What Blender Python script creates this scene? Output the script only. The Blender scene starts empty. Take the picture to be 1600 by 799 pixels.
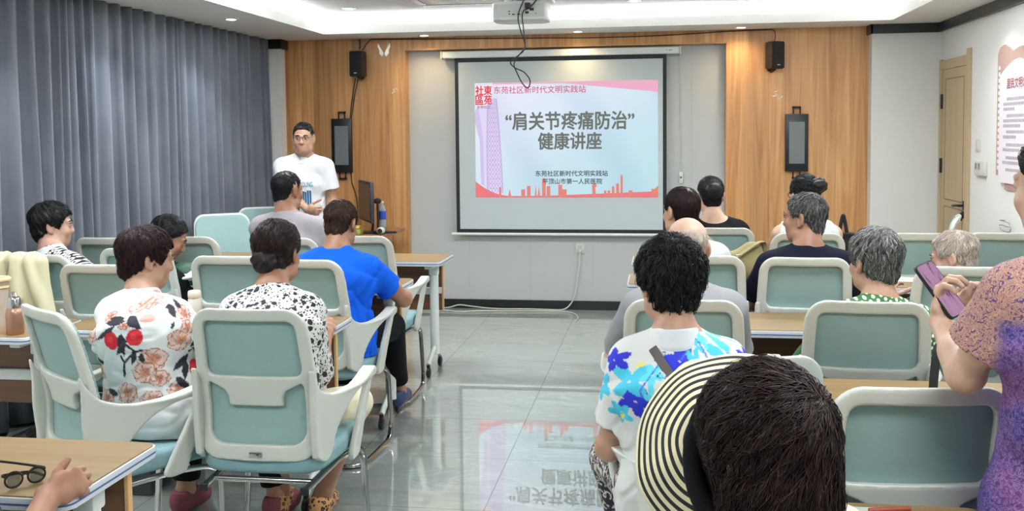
import bpy, bmesh, math, random
import numpy as np
from mathutils import Vector, Matrix, Euler

# ------------------------------------------------------------------ camera, light, exposure
SC = bpy.context.scene
COL = SC.collection
PI = math.pi
EXPOSURE = 0.80
CAM_H = 1.6
FPX, PPY = 1537.56, 297.82
YAW, PITCH, ROLL = math.radians(8.58454), math.radians(3.35224), math.radians(-0.56557)

def cam_axes():
    cy, sy, cp, sp = math.cos(YAW), math.sin(YAW), math.cos(PITCH), math.sin(PITCH)
    F = Vector((-sy*cp, cy*cp, -sp)); r = Vector((cy, sy, 0)); u = r.cross(F)
    c, s = math.cos(ROLL), math.sin(ROLL)
    return c*r + s*u, -s*r + c*u, F
_r, _u, _F = cam_axes()
cam = bpy.data.cameras.new('camera'); camo = bpy.data.objects.new('camera', cam); COL.objects.link(camo)
cam.sensor_width = 36; cam.lens = FPX/1600*36; cam.shift_y = (PPY-399.5)/1600; cam.clip_start = 0.05
camo.matrix_world = Matrix(((_r.x, _u.x, -_F.x, 0), (_r.y, _u.y, -_F.y, 0), (_r.z, _u.z, -_F.z, CAM_H), (0, 0, 0, 1)))
SC.camera = camo
SC.view_settings.view_transform = 'Standard'; SC.view_settings.look = 'None'
SC.view_settings.gamma = 1; SC.view_settings.use_curve_mapping = False
SC.view_settings.exposure = EXPOSURE
cy = SC.cycles
cy.use_denoising = True; cy.max_bounces = 7; cy.diffuse_bounces = 4; cy.glossy_bounces = 4
cy.transmission_bounces = 6; cy.transparent_max_bounces = 8; cy.caustics_reflective = False; cy.caustics_refractive = False
cy.sample_clamp_indirect = 6
world = bpy.data.worlds.new('world'); SC.world = world; world.use_nodes = True
world.node_tree.nodes['Background'].inputs[0].default_value = (0.8, 0.9, 1, 1)
world.node_tree.nodes['Background'].inputs[1].default_value = 0.3

def at(px, py, Y):
    """point of the room seen at pixel (px, py) of the 1600x799 frame, at distance Y along the room"""
    d = _F + _r*((px-800)/FPX) - _u*((py-PPY)/FPX)
    return np.array((d*(Y/d.y))[:])+np.array([0, 0, CAM_H])
def area(name, loc, rot, sx, sy, power, col=(1, 1, 1)):
    l = bpy.data.lights.new(name, 'AREA'); l.shape = 'RECTANGLE'; l.size = sx; l.size_y = sy; l.energy = power; l.color = col
    o = bpy.data.objects.new(name, l); o.location = loc; o.rotation_euler = rot; COL.objects.link(o); return o
def spot(name, loc, power, ang, col, blend=0.8, rot=(0, 0, 0), rad=0.03):
    l = bpy.data.lights.new(name, 'SPOT'); l.energy = power; l.spot_size = ang; l.spot_blend = blend; l.color = col; l.shadow_soft_size = rad
    o = bpy.data.objects.new(name, l); o.location = loc; o.rotation_euler = rot; COL.objects.link(o); return o

# room sizes (metres): camera stands at the origin, +y runs to the projection wall
YW = 8.79            # grey wall behind the screen
YWOOD = 8.69         # face of the wood cladding
YPIL = 8.56          # face of the two white piers
XL, XR = -3.66, 2.28
ZS = 2.465           # dropped soffit
ZU = 2.62            # raised tray ceiling
TX0, TX1, TY0, TY1 = -2.87, 1.82, -1.6, 8.22
YB = -2.6
FILL_PANELS = [(-2.0, 6.3), (0.9, 6.3), (-2.0, 3.6), (0.9, 3.6), (-2.0, 0.9), (0.9, 0.9)]  # ceiling panels added out of view to give the room its general light
P_FILL, P_COVE, P_DOWN, P_WARM = 20, 46, 5.5, 3.0
for i, (x, y) in enumerate(FILL_PANELS):
    area('fill_panel_lamp', (x, y, ZU-0.035), (0, 0, 0), 1.1, 0.55, P_FILL, (0.89, 0.94, 1.0))
cw = (0.90, 0.945, 1.0)
area('cove_lamp', ((TX0+TX1)/2, TY1+0.10, 2.535), (PI, 0, 0), TX1-TX0, 0.05, P_COVE, cw)
area('cove_lamp', (TX0-0.10, (TY0+TY1)/2, 2.535), (PI, 0, 0), 0.05, TY1-TY0, P_COVE*1.8, cw)
area('cove_lamp', (TX1+0.10, (TY0+TY1)/2, 2.535), (PI, 0, 0), 0.05, TY1-TY0, P_COVE*1.8, cw)
COOL_DL = [(-3.15, 5.74), (-3.15, 6.98), (-3.15, 4.5), (-3.15, 3.2), (2.02, 6.91), (2.02, 5.4), (2.02, 3.9), (2.02, 2.2)]
WARM_DL = [(-2.05, 8.5), (-0.70, 8.5), (0.67, 8.5)]
for x, y in COOL_DL: spot('downlight_lamp', (x, y, ZS-0.02), P_DOWN*(4 if x < 0 else 1.6), math.radians(110), (0.9, 0.95, 1))
for x, y in WARM_DL: spot('downlight_lamp', (x, y, ZS-0.02), P_WARM*3, math.radians(150), (1, 0.72, 0.38), 1.0)

# ------------------------------------------------------------------ helpers
def lin(r, g, b):
    f = lambda c: (c/255/12.92) if c/255 <= 0.04045 else ((c/255+0.055)/1.055)**2.4
    return (f(r), f(g), f(b), 1)
def tag(o, label=None, cat=None, group=None, kind=None):
    if label: o['label'] = label
    if cat: o['category'] = cat
    if group: o['group'] = group
    if kind: o['kind'] = kind
    return o
def empty(name, loc=(0, 0, 0), rz=0, parent=None):
    o = bpy.data.objects.new(name, None); o.location = loc; o.rotation_euler = (0, 0, rz); o.empty_display_size = 0.1
    COL.objects.link(o)
    if parent: o.parent = parent
    return o
def link(name, me, mat, parent=None, smooth=False):
    o = bpy.data.objects.new(name, me); COL.objects.link(o)
    if parent: o.parent = parent
    if mat is not None: me.materials.append(mat)
    if smooth:
        me.polygons.foreach_set('use_smooth', [True]*len(me.polygons))
    return o
def mesh(name, v, f, mat, parent=None, smooth=False):
    me = bpy.data.meshes.new(name); me.from_pydata([tuple(p) for p in v], [], [tuple(q) for q in f]); me.update()
    return link(name, me, mat, parent, smooth)
def npmesh(name, V, Q, mat, parent=None, smooth=True):
    me = bpy.data.meshes.new(name); n = len(V); m = len(Q); k = Q.shape[1]
    me.vertices.add(n); me.vertices.foreach_set('co', np.ascontiguousarray(V, np.float32).ravel())
    me.loops.add(m*k); me.loops.foreach_set('vertex_index', np.ascontiguousarray(Q, np.int32).ravel())
    me.polygons.add(m); me.polygons.foreach_set('loop_start', np.arange(0, m*k, k, dtype=np.int32))
    me.polygons.foreach_set('loop_total', np.full(m, k, np.int32))
    me.update(calc_edges=True)
    me.polygons.foreach_set('use_smooth', np.full(m, smooth, bool))
    me.validate()
    return link(name, me, mat, parent)
def copy_tree(o, parent=None):
    c = o.copy(); COL.objects.link(c)
    if parent: c.parent = parent
    for ch in list(o.children): copy_tree(ch, c)
    return c

class MB:
    """collects shapes for ONE mesh object"""
    def __init__(s): s.bm = bmesh.new()
    def box(s, lo, hi, bev=0.0, seg=2, M=None):
        r = bmesh.ops.create_cube(s.bm, size=1); vs = r['verts']
        lo, hi = Vector(lo), Vector(hi); c = (lo+hi)/2; d = hi-lo
        for v in vs: v.co = Vector((v.co.x*d.x, v.co.y*d.y, v.co.z*d.z))+c
        if bev > 0:
            es = list({e for v in vs for e in v.link_edges})
            r = bmesh.ops.bevel(s.bm, geom=es, offset=bev, segments=seg, profile=0.5, affect='EDGES')
            vs = list({v for f in r['faces'] for v in f.verts} | {v for v in vs if v.is_valid})
        if M is not None:
            for v in vs: v.co = M @ v.co
        return s
    def prism(s, pts, z0, z1, axis='z', bev=0.0):
        """polygon pts (a,b) extruded along axis from z0 to z1"""
        def P(a, b, c):
            return (a, b, c) if axis == 'z' else ((a, c, b) if axis == 'y' else (c, a, b))
        n = len(pts)
        lo = [s.bm.verts.new(P(a, b, z0)) for a, b in pts]; hi = [s.bm.verts.new(P(a, b, z1)) for a, b in pts]
        fs = [s.bm.faces.new(lo[::-1]), s.bm.faces.new(hi)]
        for i in range(n): fs.append(s.bm.faces.new((lo[i], lo[(i+1) % n], hi[(i+1) % n], hi[i])))
        if bev:
            es = [e for e in fs[0].edges]+[e for e in fs[1].edges]
            bmesh.ops.bevel(s.bm, geom=es, offset=bev, segments=2, profile=0.5, affect='EDGES')
        return s
    def lathe(s, prof, c=(0, 0, 0), n=24, M=None):
        rings = []
        for r, z in prof:
            ring = []
            for i in range(n):
                a = 2*PI*i/n; p = Vector((c[0]+r*math.cos(a), c[1]+r*math.sin(a), c[2]+z))
                ring.append(s.bm.verts.new(M @ p if M is not None else p))
            rings.append(ring)
        for a, b in zip(rings, rings[1:]):
            for i in range(n): s.bm.faces.new((a[i], a[(i+1) % n], b[(i+1) % n], b[i]))
        s.bm.faces.new(rings[0][::-1]); s.bm.faces.new(rings[-1])
        return s
    def cyl(s, a, b, r, r2=None, n=16):
        a, b = Vector(a), Vector(b); d = (b-a); L = d.length; q = d.to_track_quat('Z', 'Y').to_matrix().to_4x4()
        M = Matrix.Translation(a) @ q
        return s.lathe([(r, 0), (r if r2 is None else r2, L)], n=n, M=M)
    def tube(s, pts, rx, ry=None, n=10, up=(0, 0, 1), sq=2.0, closed=False):
        """sweep an (optionally squarish) profile along pts"""
        ry = rx if ry is None else ry
        P = [Vector(p) for p in pts]; N = len(P); rings = []
        upv = Vector(up); prev = None
        for i in range(N):
            if closed: t = P[(i+1) % N]-P[i-1]
            else: t = P[min(i+1, N-1)]-P[max(i-1, 0)]
            t.normalize()
            if prev is None:
                sd = t.cross(upv)
                if sd.length < 1e-4: sd = t.cross(Vector((1, 0.1, 0)))
            else:
                sd = prev - t*prev.dot(t)
            sd.normalize(); prev = sd; nn = sd.cross(t)
            ring = []
            for k in range(n):
                a = 2*PI*(k+0.5)/n; ca, sa = math.cos(a), math.sin(a)
                ca = math.copysign(abs(ca)**(2/sq), ca); sa = math.copysign(abs(sa)**(2/sq), sa)
                ring.append(s.bm.verts.new(P[i]+sd*(rx*ca)+nn*(ry*sa)))
            rings.append(ring)
        seq = list(zip(rings, rings[1:]))
        if closed: seq.append((rings[-1], rings[0]))
        for a, b in seq:
            for k in range(n): s.bm.faces.new((a[k], a[(k+1) % n], b[(k+1) % n], b[k]))
        if not closed:
            s.bm.faces.new(rings[0][::-1]); s.bm.faces.new(rings[-1])
        return s
    def ball(s, c, r, M=None, u=16, v=12):
        r = (r, r, r) if not hasattr(r, '__len__') else r
        q = bmesh.ops.create_uvsphere(s.bm, u_segments=u, v_segments=v, radius=1)
        for w in q['verts']:
            p = Vector((w.co.x*r[0], w.co.y*r[1], w.co.z*r[2]))
            w.co = (M @ p if M is not None else p)+Vector(c)
        return s
    def build(s, name, mat, parent=None, smooth=None):
        me = bpy.data.meshes.new(name)
        bmesh.ops.recalc_face_normals(s.bm, faces=s.bm.faces[:]); s.bm.to_mesh(me); s.bm.free()
        o = link(name, me, mat, parent)
        if smooth:
            me.polygons.foreach_set('use_smooth', [True]*len(me.polygons))
            me.set_sharp_from_angle(angle=math.radians(40 if smooth is True else smooth))
        return o
def rrect(w, h, r, n=6, cx=0, cy_=0):
    pts = []
    for sx, sy, a0 in ((1, 1, 0), (-1, 1, 90), (-1, -1, 180), (1, -1, 270)):
        for i in range(n+1):
            a = math.radians(a0+90*i/n)
            pts.append((cx+sx*(w/2-r)+r*math.cos(a), cy_+sy*(h/2-r)+r*math.sin(a)))
    return pts
def smooth_path(pts, n=8):
    """Catmull-Rom"""
    P = [np.array(p, float) for p in pts]; P = [2*P[0]-P[1]]+P+[2*P[-1]-P[-2]]; out = []
    for i in range(1, len(P)-2):
        for k in range(n):
            t = k/n; a, b, c, d = P[i-1], P[i], P[i+1], P[i+2]
            out.append(0.5*(2*b+(c-a)*t+(2*a-5*b+4*c-d)*t*t+(3*b-a-3*c+d)*t**3))
    out.append(P[-2]); return [tuple(p) for p in out]
def round_path(pts, r, n=5):
    """polyline with corners rounded by radius r"""
    P = [Vector(p) for p in pts]; out = [P[0]]
    for i in range(1, len(P)-1):
        a, b, c = P[i-1], P[i], P[i+1]; u = (a-b); v = (c-b)
        rr = min(r, u.length*0.45, v.length*0.45); p0 = b+u.normalized()*rr; p1 = b+v.normalized()*rr
        for k in range(n+1):
            t = k/n; out.append((1-t)**2*p0+2*t*(1-t)*b+t*t*p1)
    out.append(P[-1]); return out

# ------------------------------------------------------------------ materials
def nmat(name):
    m = bpy.data.materials.new(name); m.use_nodes = True; nt = m.node_tree
    return m, nt, nt.nodes['Principled BSDF']
def N(nt, t, **kw):
    n = nt.nodes.new(t)
    for k, v in kw.items():
        if k in ('inputs',):
            for a, b in v.items(): n.inputs[a].default_value = b
        else: setattr(n, k, v)
    return n
def L(nt, a, b): nt.links.new(a, b)
def mat(name, col, rough=0.5, metal=0.0, bump=0.0, bscale=200.0, spec=0.5, emit=None, estr=1.0, alpha=1.0, trans=0.0, var=0.0, vscale=8.0, coat=0.0, sheen=0.0):
    m, nt, b = nmat(name)
    c = lin(*col); b.inputs['Base Color'].default_value = c
    b.inputs['Roughness'].default_value = rough; b.inputs['Metallic'].default_value = metal
    b.inputs['Specular IOR Level'].default_value = spec
    b.inputs['Transmission Weight'].default_value = trans; b.inputs['Coat Weight'].default_value = coat
    if sheen: b.inputs['Sheen Weight'].default_value = sheen
    if alpha < 1: b.inputs['Alpha'].default_value = alpha
    if emit: b.inputs['Emission Color'].default_value = lin(*emit); b.inputs['Emission Strength'].default_value = estr
    tc = N(nt, 'ShaderNodeTexCoord')
    if bump:
        t = N(nt, 'ShaderNodeTexNoise', inputs={'Scale': bscale, 'Detail': 3.0}); L(nt, tc.outputs['Object'], t.inputs['Vector'])
        bp = N(nt, 'ShaderNodeBump', inputs={'Strength': bump, 'Distance': 0.002}); L(nt, t.outputs[0], bp.inputs['Height']); L(nt, bp.outputs[0], b.inputs['Normal'])
    t = N(nt, 'ShaderNodeTexNoise', inputs={'Scale': vscale, 'Detail': 3.0}); L(nt, tc.outputs['Object'], t.inputs['Vector'])
    mx = N(nt, 'ShaderNodeMix', data_type='RGBA'); v = max(var, 0.02)
    mx.inputs['A'].default_value = tuple(x*(1-v) for x in c[:3])+(1,); mx.inputs['B'].default_value = tuple(min(1, x*(1+v)) for x in c[:3])+(1,)
    L(nt, t.outputs[0], mx.inputs['Factor']); L(nt, mx.outputs['Result'], b.inputs['Base Color'])
    return m
def ramp(nt, stops, interp='LINEAR'):
    r = N(nt, 'ShaderNodeValToRGB'); cr = r.color_ramp; cr.interpolation = interp
    while len(cr.elements) < len(stops): cr.elements.new(0.5)
    for e, (p, c) in zip(cr.elements, stops): e.position = p; e.color = lin(*c)
    return r
def wood_mat(name, cols, axis='z', scale=1.0, rough=0.4, plank=0.0, bump=0.05, coat=0.0):
    m, nt, b = nmat(name); tc = N(nt, 'ShaderNodeTexCoord'); mp = N(nt, 'ShaderNodeMapping')
    st = {'x': (0.6, 14, 14), 'y': (14, 0.6, 14), 'z': (14, 14, 0.6)}[axis]
    mp.inputs['Scale'].default_value = tuple(s*scale for s in st); L(nt, tc.outputs['Object'], mp.inputs['Vector'])
    vec = mp.outputs[0]; pr = None
    if plank:
        sx = N(nt, 'ShaderNodeSeparateXYZ'); L(nt, tc.outputs['Object'], sx.inputs[0])
        md = N(nt, 'ShaderNodeMath', operation='DIVIDE', inputs={1: plank}); L(nt, sx.outputs['X'], md.inputs[0])
        fl = N(nt, 'ShaderNodeMath', operation='FLOOR'); L(nt, md.outputs[0], fl.inputs[0])
        wn = N(nt, 'ShaderNodeTexWhiteNoise', noise_dimensions='1D'); L(nt, fl.outputs[0], wn.inputs['W'])
        ad = N(nt, 'ShaderNodeVectorMath', operation='MULTIPLY_ADD', inputs={1: (7, 7, 7)}); L(nt, wn.outputs['Color'], ad.inputs[0]); L(nt, vec, ad.inputs[2]); vec = ad.outputs[0]; pr = wn.outputs['Value']
    n1 = N(nt, 'ShaderNodeTexNoise', inputs={'Scale': 1.0, 'Detail': 6.0, 'Roughness': 0.62, 'Distortion': 1.6}); L(nt, vec, n1.inputs['Vector'])
    r = ramp(nt, [(0.25, cols[0]), (0.5, cols[1]), (0.75, cols[2])]); L(nt, n1.outputs[0], r.inputs[0])
    out = r.outputs[0]
    if pr is not None:
        hs = N(nt, 'ShaderNodeHueSaturation'); mr = N(nt, 'ShaderNodeMapRange', inputs={'To Min': 0.86, 'To Max': 1.1}); L(nt, pr, mr.inputs[0]); L(nt, mr.outputs[0], hs.inputs['Value']); L(nt, out, hs.inputs['Color']); out = hs.outputs[0]
    L(nt, out, b.inputs['Base Color']); b.inputs['Roughness'].default_value = rough; b.inputs['Coat Weight'].default_value = coat
    bp = N(nt, 'ShaderNodeBump', inputs={'Strength': bump, 'Distance': 0.002}); L(nt, n1.outputs[0], bp.inputs['Height']); L(nt, bp.outputs[0], b.inputs['Normal'])
    return m
def emat(name, col, strength):
    m = bpy.data.materials.new(name); m.use_nodes = True; nt = m.node_tree; nt.nodes.clear()
    e = N(nt, 'ShaderNodeEmission'); e.inputs[0].default_value = lin(*col); e.inputs[1].default_value = strength
    o = N(nt, 'ShaderNodeOutputMaterial'); L(nt, e.outputs[0], o.inputs[0]); return m

M = {}
M['white_plastic'] = mat('white_plastic', (198, 200, 190), 0.35)
M['mesh_fabric'] = mat('mesh_fabric', (140, 168, 164), 0.75, bump=0.35, bscale=260, var=0.05, vscale=40)
M['seat_fabric'] = mat('seat_fabric', (126, 160, 164), 0.85, bump=0.4, bscale=300, var=0.06, vscale=60)
M['chrome'] = mat('chrome', (190, 190, 188), 0.14, 1.0)
M['black'] = mat('black', (24, 24, 26), 0.4)
M['black_matte'] = mat('black_matte', (22, 22, 24), 0.75, bump=0.2)
M['white_metal'] = mat('white_metal', (218, 222, 218), 0.35)
M['grey_metal'] = mat('grey_metal', (150, 152, 152), 0.35, 0.6)
M['wall_white'] = mat('wall_white', (222, 222, 217), 0.7, bump=0.05, bscale=60)
M['wall_grey'] = mat('wall_grey', (184, 186, 184), 0.6, bump=0.04, bscale=80)
M['ceil'] = mat('ceil', (204, 204, 201), 0.8); M['soffit'] = mat('soffit', (228, 226, 222), 0.8)
M['skirt'] = mat('skirt', (30, 32, 36), 0.3)
M['cornice'] = mat('cornice', (42, 48, 48), 0.35)
M['wood_wall'] = wood_mat('wood_wall', [(160, 104, 58), (194, 142, 90), (216, 170, 118)], 'z', 0.95, 0.42, plank=0.185)
M['table_wood'] = wood_mat('table_wood', [(124, 99, 64), (137, 111, 74), (149, 124, 86)], 'x', 1.3, 0.35)
M['panel_wood'] = wood_mat('panel_wood', [(86, 58, 40), (110, 76, 52), (126, 90, 62)], 'x', 1.3, 0.4)
M['panel_edge'] = wood_mat('panel_edge', [(196, 150, 96), (210, 166, 112), (220, 180, 126)], 'z', 1.0, 0.4)
M['desk_wood'] = wood_mat('desk_wood', [(140, 92, 58), (160, 108, 70), (176, 124, 84)], 'x', 1.0, 0.4)
M['door'] = wood_mat('door', [(172, 150, 118), (180, 158, 126), (188, 166, 134)], 'z', 0.8, 0.5)
M['edge_white'] = mat('edge_white', (206, 210, 214), 0.3)
M['edge_blue'] = mat('edge_blue', (70, 96, 150), 0.4)
M['lamp'] = emat('lamp', (250, 252, 255), 6.0)
M['lamp_warm'] = emat('lamp_warm', (255, 236, 200), 6.0)
M['silver'] = mat('silver', (206, 208, 206), 0.3, 0.3)

def floor_mat():
    m, nt, b = nmat('floor_tile'); tc = N(nt, 'ShaderNodeTexCoord'); sx = N(nt, 'ShaderNodeSeparateXYZ'); L(nt, tc.outputs['Object'], sx.inputs[0])
    def line(out, off, sp, w):
        a = N(nt, 'ShaderNodeMath', operation='ADD', inputs={1: -off+sp*40}); L(nt, out, a.inputs[0])
        d = N(nt, 'ShaderNodeMath', operation='DIVIDE', inputs={1: sp}); L(nt, a.outputs[0], d.inputs[0])
        fl = N(nt, 'ShaderNodeMath', operation='FLOOR'); L(nt, d.outputs[0], fl.inputs[0])
        pp = N(nt, 'ShaderNodeMath', operation='PINGPONG', inputs={1: sp/2}); L(nt, a.outputs[0], pp.inputs[0])
        lt = N(nt, 'ShaderNodeMath', operation='LESS_THAN', inputs={1: w}); L(nt, pp.outputs[0], lt.inputs[0])
        return lt.outputs[0], fl.outputs[0]
    lx, ix = line(sx.outputs['X'], -0.742, 0.746, 0.0022); ly, iy = line(sx.outputs['Y'], 4.022, 0.66, 0.0018)
    mxl = N(nt, 'ShaderNodeMath', operation='MAXIMUM'); L(nt, lx, mxl.inputs[0]); L(nt, ly, mxl.inputs[1])
    cb = N(nt, 'ShaderNodeCombineXYZ'); L(nt, ix, cb.inputs[0]); L(nt, iy, cb.inputs[1])
    wn = N(nt, 'ShaderNodeTexWhiteNoise'); L(nt, cb.outputs[0], wn.inputs['Vector'])
    ad = N(nt, 'ShaderNodeVectorMath', operation='MULTIPLY_ADD', inputs={1: (9, 9, 9)}); L(nt, wn.outputs['Color'], ad.inputs[0]); L(nt, tc.outputs['Object'], ad.inputs[2])
    mp = N(nt, 'ShaderNodeMapping'); mp.inputs['Rotation'].default_value = (0, 0, 0.6); mp.inputs['Scale'].default_value = (1.2, 3.2, 1); L(nt, ad.outputs[0], mp.inputs['Vector'])
    n1 = N(nt, 'ShaderNodeTexNoise', inputs={'Scale': 1.6, 'Detail': 8.0, 'Roughness': 0.6, 'Distortion': 1.3}); L(nt, mp.outputs[0], n1.inputs['Vector'])
    r = ramp(nt, [(0.3, (146, 155, 148)), (0.47, (158, 167, 160)), (0.5, (176, 183, 176)), (0.53, (160, 169, 162)), (0.75, (164, 172, 165))]); L(nt, n1.outputs[0], r.inputs[0])
    mx = N(nt, 'ShaderNodeMix', data_type='RGBA'); mx.inputs['B'].default_value = lin(96, 100, 96); L(nt, r.outputs[0], mx.inputs['A']); L(nt, mxl.outputs[0], mx.inputs['Factor'])
    L(nt, mx.outputs['Result'], b.inputs['Base Color'])
    b.inputs['Roughness'].default_value = 0.3; b.inputs['Coat Weight'].default_value = 1.0; b.inputs['Coat Roughness'].default_value = 0.0; b.inputs['Coat IOR'].default_value = 4.2
    return m
M['floor'] = floor_mat()
# ------------------------------------------------------------------ the setting
def struct(o): o['kind'] = 'structure'; return o
struct(MB().box((XL, YB, -0.1), (XR, YW, 0)).build('floor', M['floor']))
struct(MB().box((XL-0.1, YW, 0), (XR+0.1, YW+0.1, 2.9)).build('wall_front', M['wall_grey']))
struct(MB().box((XL-0.1, YB, 0), (XL, YW, 2.9)).build('wall_left', M['wall_white']))
struct(MB().box((XR, YB, 0), (XR+0.1, YW, 2.9)).build('wall_right', M['wall_white']))
struct(MB().box((XL-0.1, YB-0.1, 0), (XR+0.1, YB, 2.9)).build('wall_back', M['wall_white']))
struct(MB().box((-3.75, YPIL, 0), (-3.41, YW, ZS)).build('wall_pier', M['wall_white']))
struct(MB().box((1.735, YPIL, 0), (XR+0.05, YW, ZS)).build('wall_return', M['wall_white']))
# wood cladding round the recess
def wood(name, lo, hi): return struct(MB().box(lo, hi).build(name, M['wood_wall']))
RX0, RX1, RZ = -2.275, 0.565, 2.355
m = MB(); m.box((-3.41, YWOOD, 0), (RX0, YW-0.001, ZS)).box((RX1, YWOOD, 0), (1.735, YW-0.001, ZS)).box((RX0, YWOOD, RZ), (RX1, YW-0.001, ZS))
struct(m.build('wall_cladding', M['wood_wall']))
m = MB()
for a, b in ((RX0-0.012, RX0+0.004), (RX1-0.004, RX1+0.012)): m.box((a, YWOOD-0.006, 0), (b, YW-0.002, RZ))
m.box((RX0, YWOOD-0.006, RZ-0.004), (RX1, YW-0.002, RZ+0.006))
struct(m.build('trim_1', wood_mat('trim_wood', [(176, 120, 66), (198, 144, 88), (214, 162, 104)], 'z', 0.6, 0.4)))
# joints of the grey wall panels
m = MB()
for x in (-1.726, -1.164, -0.606, -0.05, 0.27): m.box((x-0.0025, YW-0.0016, 0.08), (x+0.0025, YW, RZ))
struct(m.build('trim_2', mat('joint', (176, 177, 173), 0.6)))
struct(MB().box((RX0+0.004, YW-0.012, 0), (RX1-0.004, YW, 0.082)).build('baseboard_front', M['skirt']))
struct(MB().box((XR-0.012, YB, 0), (XR, 7.7, 0.082)).build('baseboard_right', M['skirt']))
# ceiling: raised tray, lip, soffit
struct(MB().box((XL-0.1, YB-0.1, ZU), (XR+0.1, YW+0.1, ZU+0.1)).build('ceiling', M['ceil']))
m = MB(); th = 0.0
OX0, OX1, OY1 = TX0-0.16, TX1+0.16, TY1+0.16
for lo, hi in (((XL, YB, ZS), (TX0, YW, ZS+0.03)), ((TX1, YB, ZS), (XR, YW, ZS+0.03)), ((TX0, TY1, ZS), (TX1, YW, ZS+0.03)), ((TX0, YB, ZS), (TX1, TY0, ZS+0.03))): m.box(lo, hi)
# upstanding lip of the cove
for lo, hi in (((TX0-0.02, TY0, ZS+0.03), (TX0, TY1+0.02, ZS+0.075)), ((TX1, TY0, ZS+0.03), (TX1+0.02, TY1+0.02, ZS+0.075)), ((TX0, TY1, ZS+0.03), (TX1, TY1+0.02, ZS+0.075))): m.box(lo, hi)
# back of the cove
for lo, hi in (((OX0-0.02, TY0, ZS+0.03), (OX0, OY1, ZU)), ((OX1, TY0, ZS+0.03), (OX1+0.02, OY1, ZU)), ((OX0, OY1, ZS+0.03), (OX1, OY1+0.02, ZU))): m.box(lo, hi)
struct(m.build('ceiling_soffit', M['soffit']))
# LED strip lying in the cove
m = MB()
m.box((TX0, TY1+0.085, ZS+0.03), (TX1, TY1+0.105, ZS+0.04)); m.box((TX0-0.105, TY0, ZS+0.03), (TX0-0.085, TY1, ZS+0.04)); m.box((TX1+0.085, TY0, ZS+0.03), (TX1+0.105, TY1, ZS+0.04))
tag(m.build('light_strip', emat('led_strip', (240, 255, 250), 30.0)), 'white light strip hidden in the cove of the raised ceiling', 'light strip')
# dark cornice
m = MB()
m.box((1.72, YPIL-0.03, ZS-0.075), (XR, YPIL, ZS)); m.box((XR-0.03, YB, ZS-0.075), (XR, YPIL, ZS)); m.box((1.715, YPIL-0.03, ZS-0.075), (1.735, YWOOD, ZS))
struct(m.build('trim_3', M['cornice']))
m = MB(); m.box((-3.56, YPIL-0.03, ZS-0.085), (-3.395, YPIL, ZS)); m.box((-3.41, YPIL-0.03, ZS-0.085), (-3.38, YWOOD, ZS))
struct(m.build('trim_4', M['black']))

# curtains
def curtain_mat():
    m, nt, b = nmat('curtain'); tc = N(nt, 'ShaderNodeTexCoord')
    b.inputs['Base Color'].default_value = lin(98, 104, 113); b.inputs['Roughness'].default_value = 0.8; b.inputs['Sheen Weight'].default_value = 0.25; b.inputs['Sheen Roughness'].default_value = 0.4
    n = N(nt, 'ShaderNodeTexNoise', inputs={'Scale': 3.0, 'Detail': 4.0}); L(nt, tc.outputs['Object'], n.inputs['Vector'])
    r = ramp(nt, [(0.3, (92, 98, 108)), (0.7, (107, 112, 120))]); L(nt, n.outputs[0], r.inputs[0]); L(nt, r.outputs[0], b.inputs['Base Color'])
    w = N(nt, 'ShaderNodeTexNoise', inputs={'Scale': 420.0, 'Detail': 1.0}); L(nt, tc.outputs['Object'], w.inputs['Vector'])
    bp = N(nt, 'ShaderNodeBump', inputs={'Strength': 0.12, 'Distance': 0.001}); L(nt, w.outputs[0], bp.inputs['Height']); L(nt, bp.outputs[0], b.inputs['Normal'])
    return m
M['curtain'] = curtain_mat()
def curtain(y0, y1, seed, label):
    rng = np.random.default_rng(seed); n = int(abs(y1-y0)/0.128)
    w = rng.uniform(0.62, 1.5, n); w[0] *= 0.45; w[-1] *= 0.4; w[1] *= .6; edges = np.concatenate([[0], np.cumsum(w)/w.sum()])
    amp = rng.uniform(0.035, 0.062, n); skew = rng.uniform(0.62, 0.86, n); drift = rng.uniform(-0.05, 0.05, n+1); drift[0] = drift[-1] = 0
    per = 14; zs = np.linspace(0.02, ZS-0.002, 26); V = []
    for z in zs:
        t = 1-z/ZS; e = edges*(y1-y0)+y0 + drift*t*1.2
        for i in range(n):
            for k in range(per):
                q = k/per; s = skew[i]
                p = (q/s) if q < s else (1-q)/(1-s)
                p = p*p*(3-2*p) if q < s else math.sin(p*PI/2)
                V.append((-3.52+amp[i]*(0.55+0.6*t)*(p*1.7-0.7)+0.008*math.sin(7*q+i)*t, e[i]+(e[i+1]-e[i])*q, z))
        V.append((-3.52, e[-1], z))
    nc = n*per+1; F = []
    for j in range(len(zs)-1):
        for i in range(nc-1): F.append((j*nc+i, j*nc+i+1, (j+1)*nc+i+1, (j+1)*nc+i))
    o = mesh('curtain', V, F, M['curtain'], None, True)
    md = o.modifiers.new('s', 'SOLIDIFY'); md.thickness = 0.003; md.offset = 0
    return tag(o, label, 'curtain', 'grey curtains along the left wall')
curtain(8.53, 6.8, 3, 'grey pleated floor-length curtain, hanging next to the white pier')
curtain(6.83, 5.48, 5, 'grey pleated floor-length curtain, second from the white pier')
curtain(5.52, 4.1, 9, 'grey pleated floor-length curtain, at the left edge, third from the pier')

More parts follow.
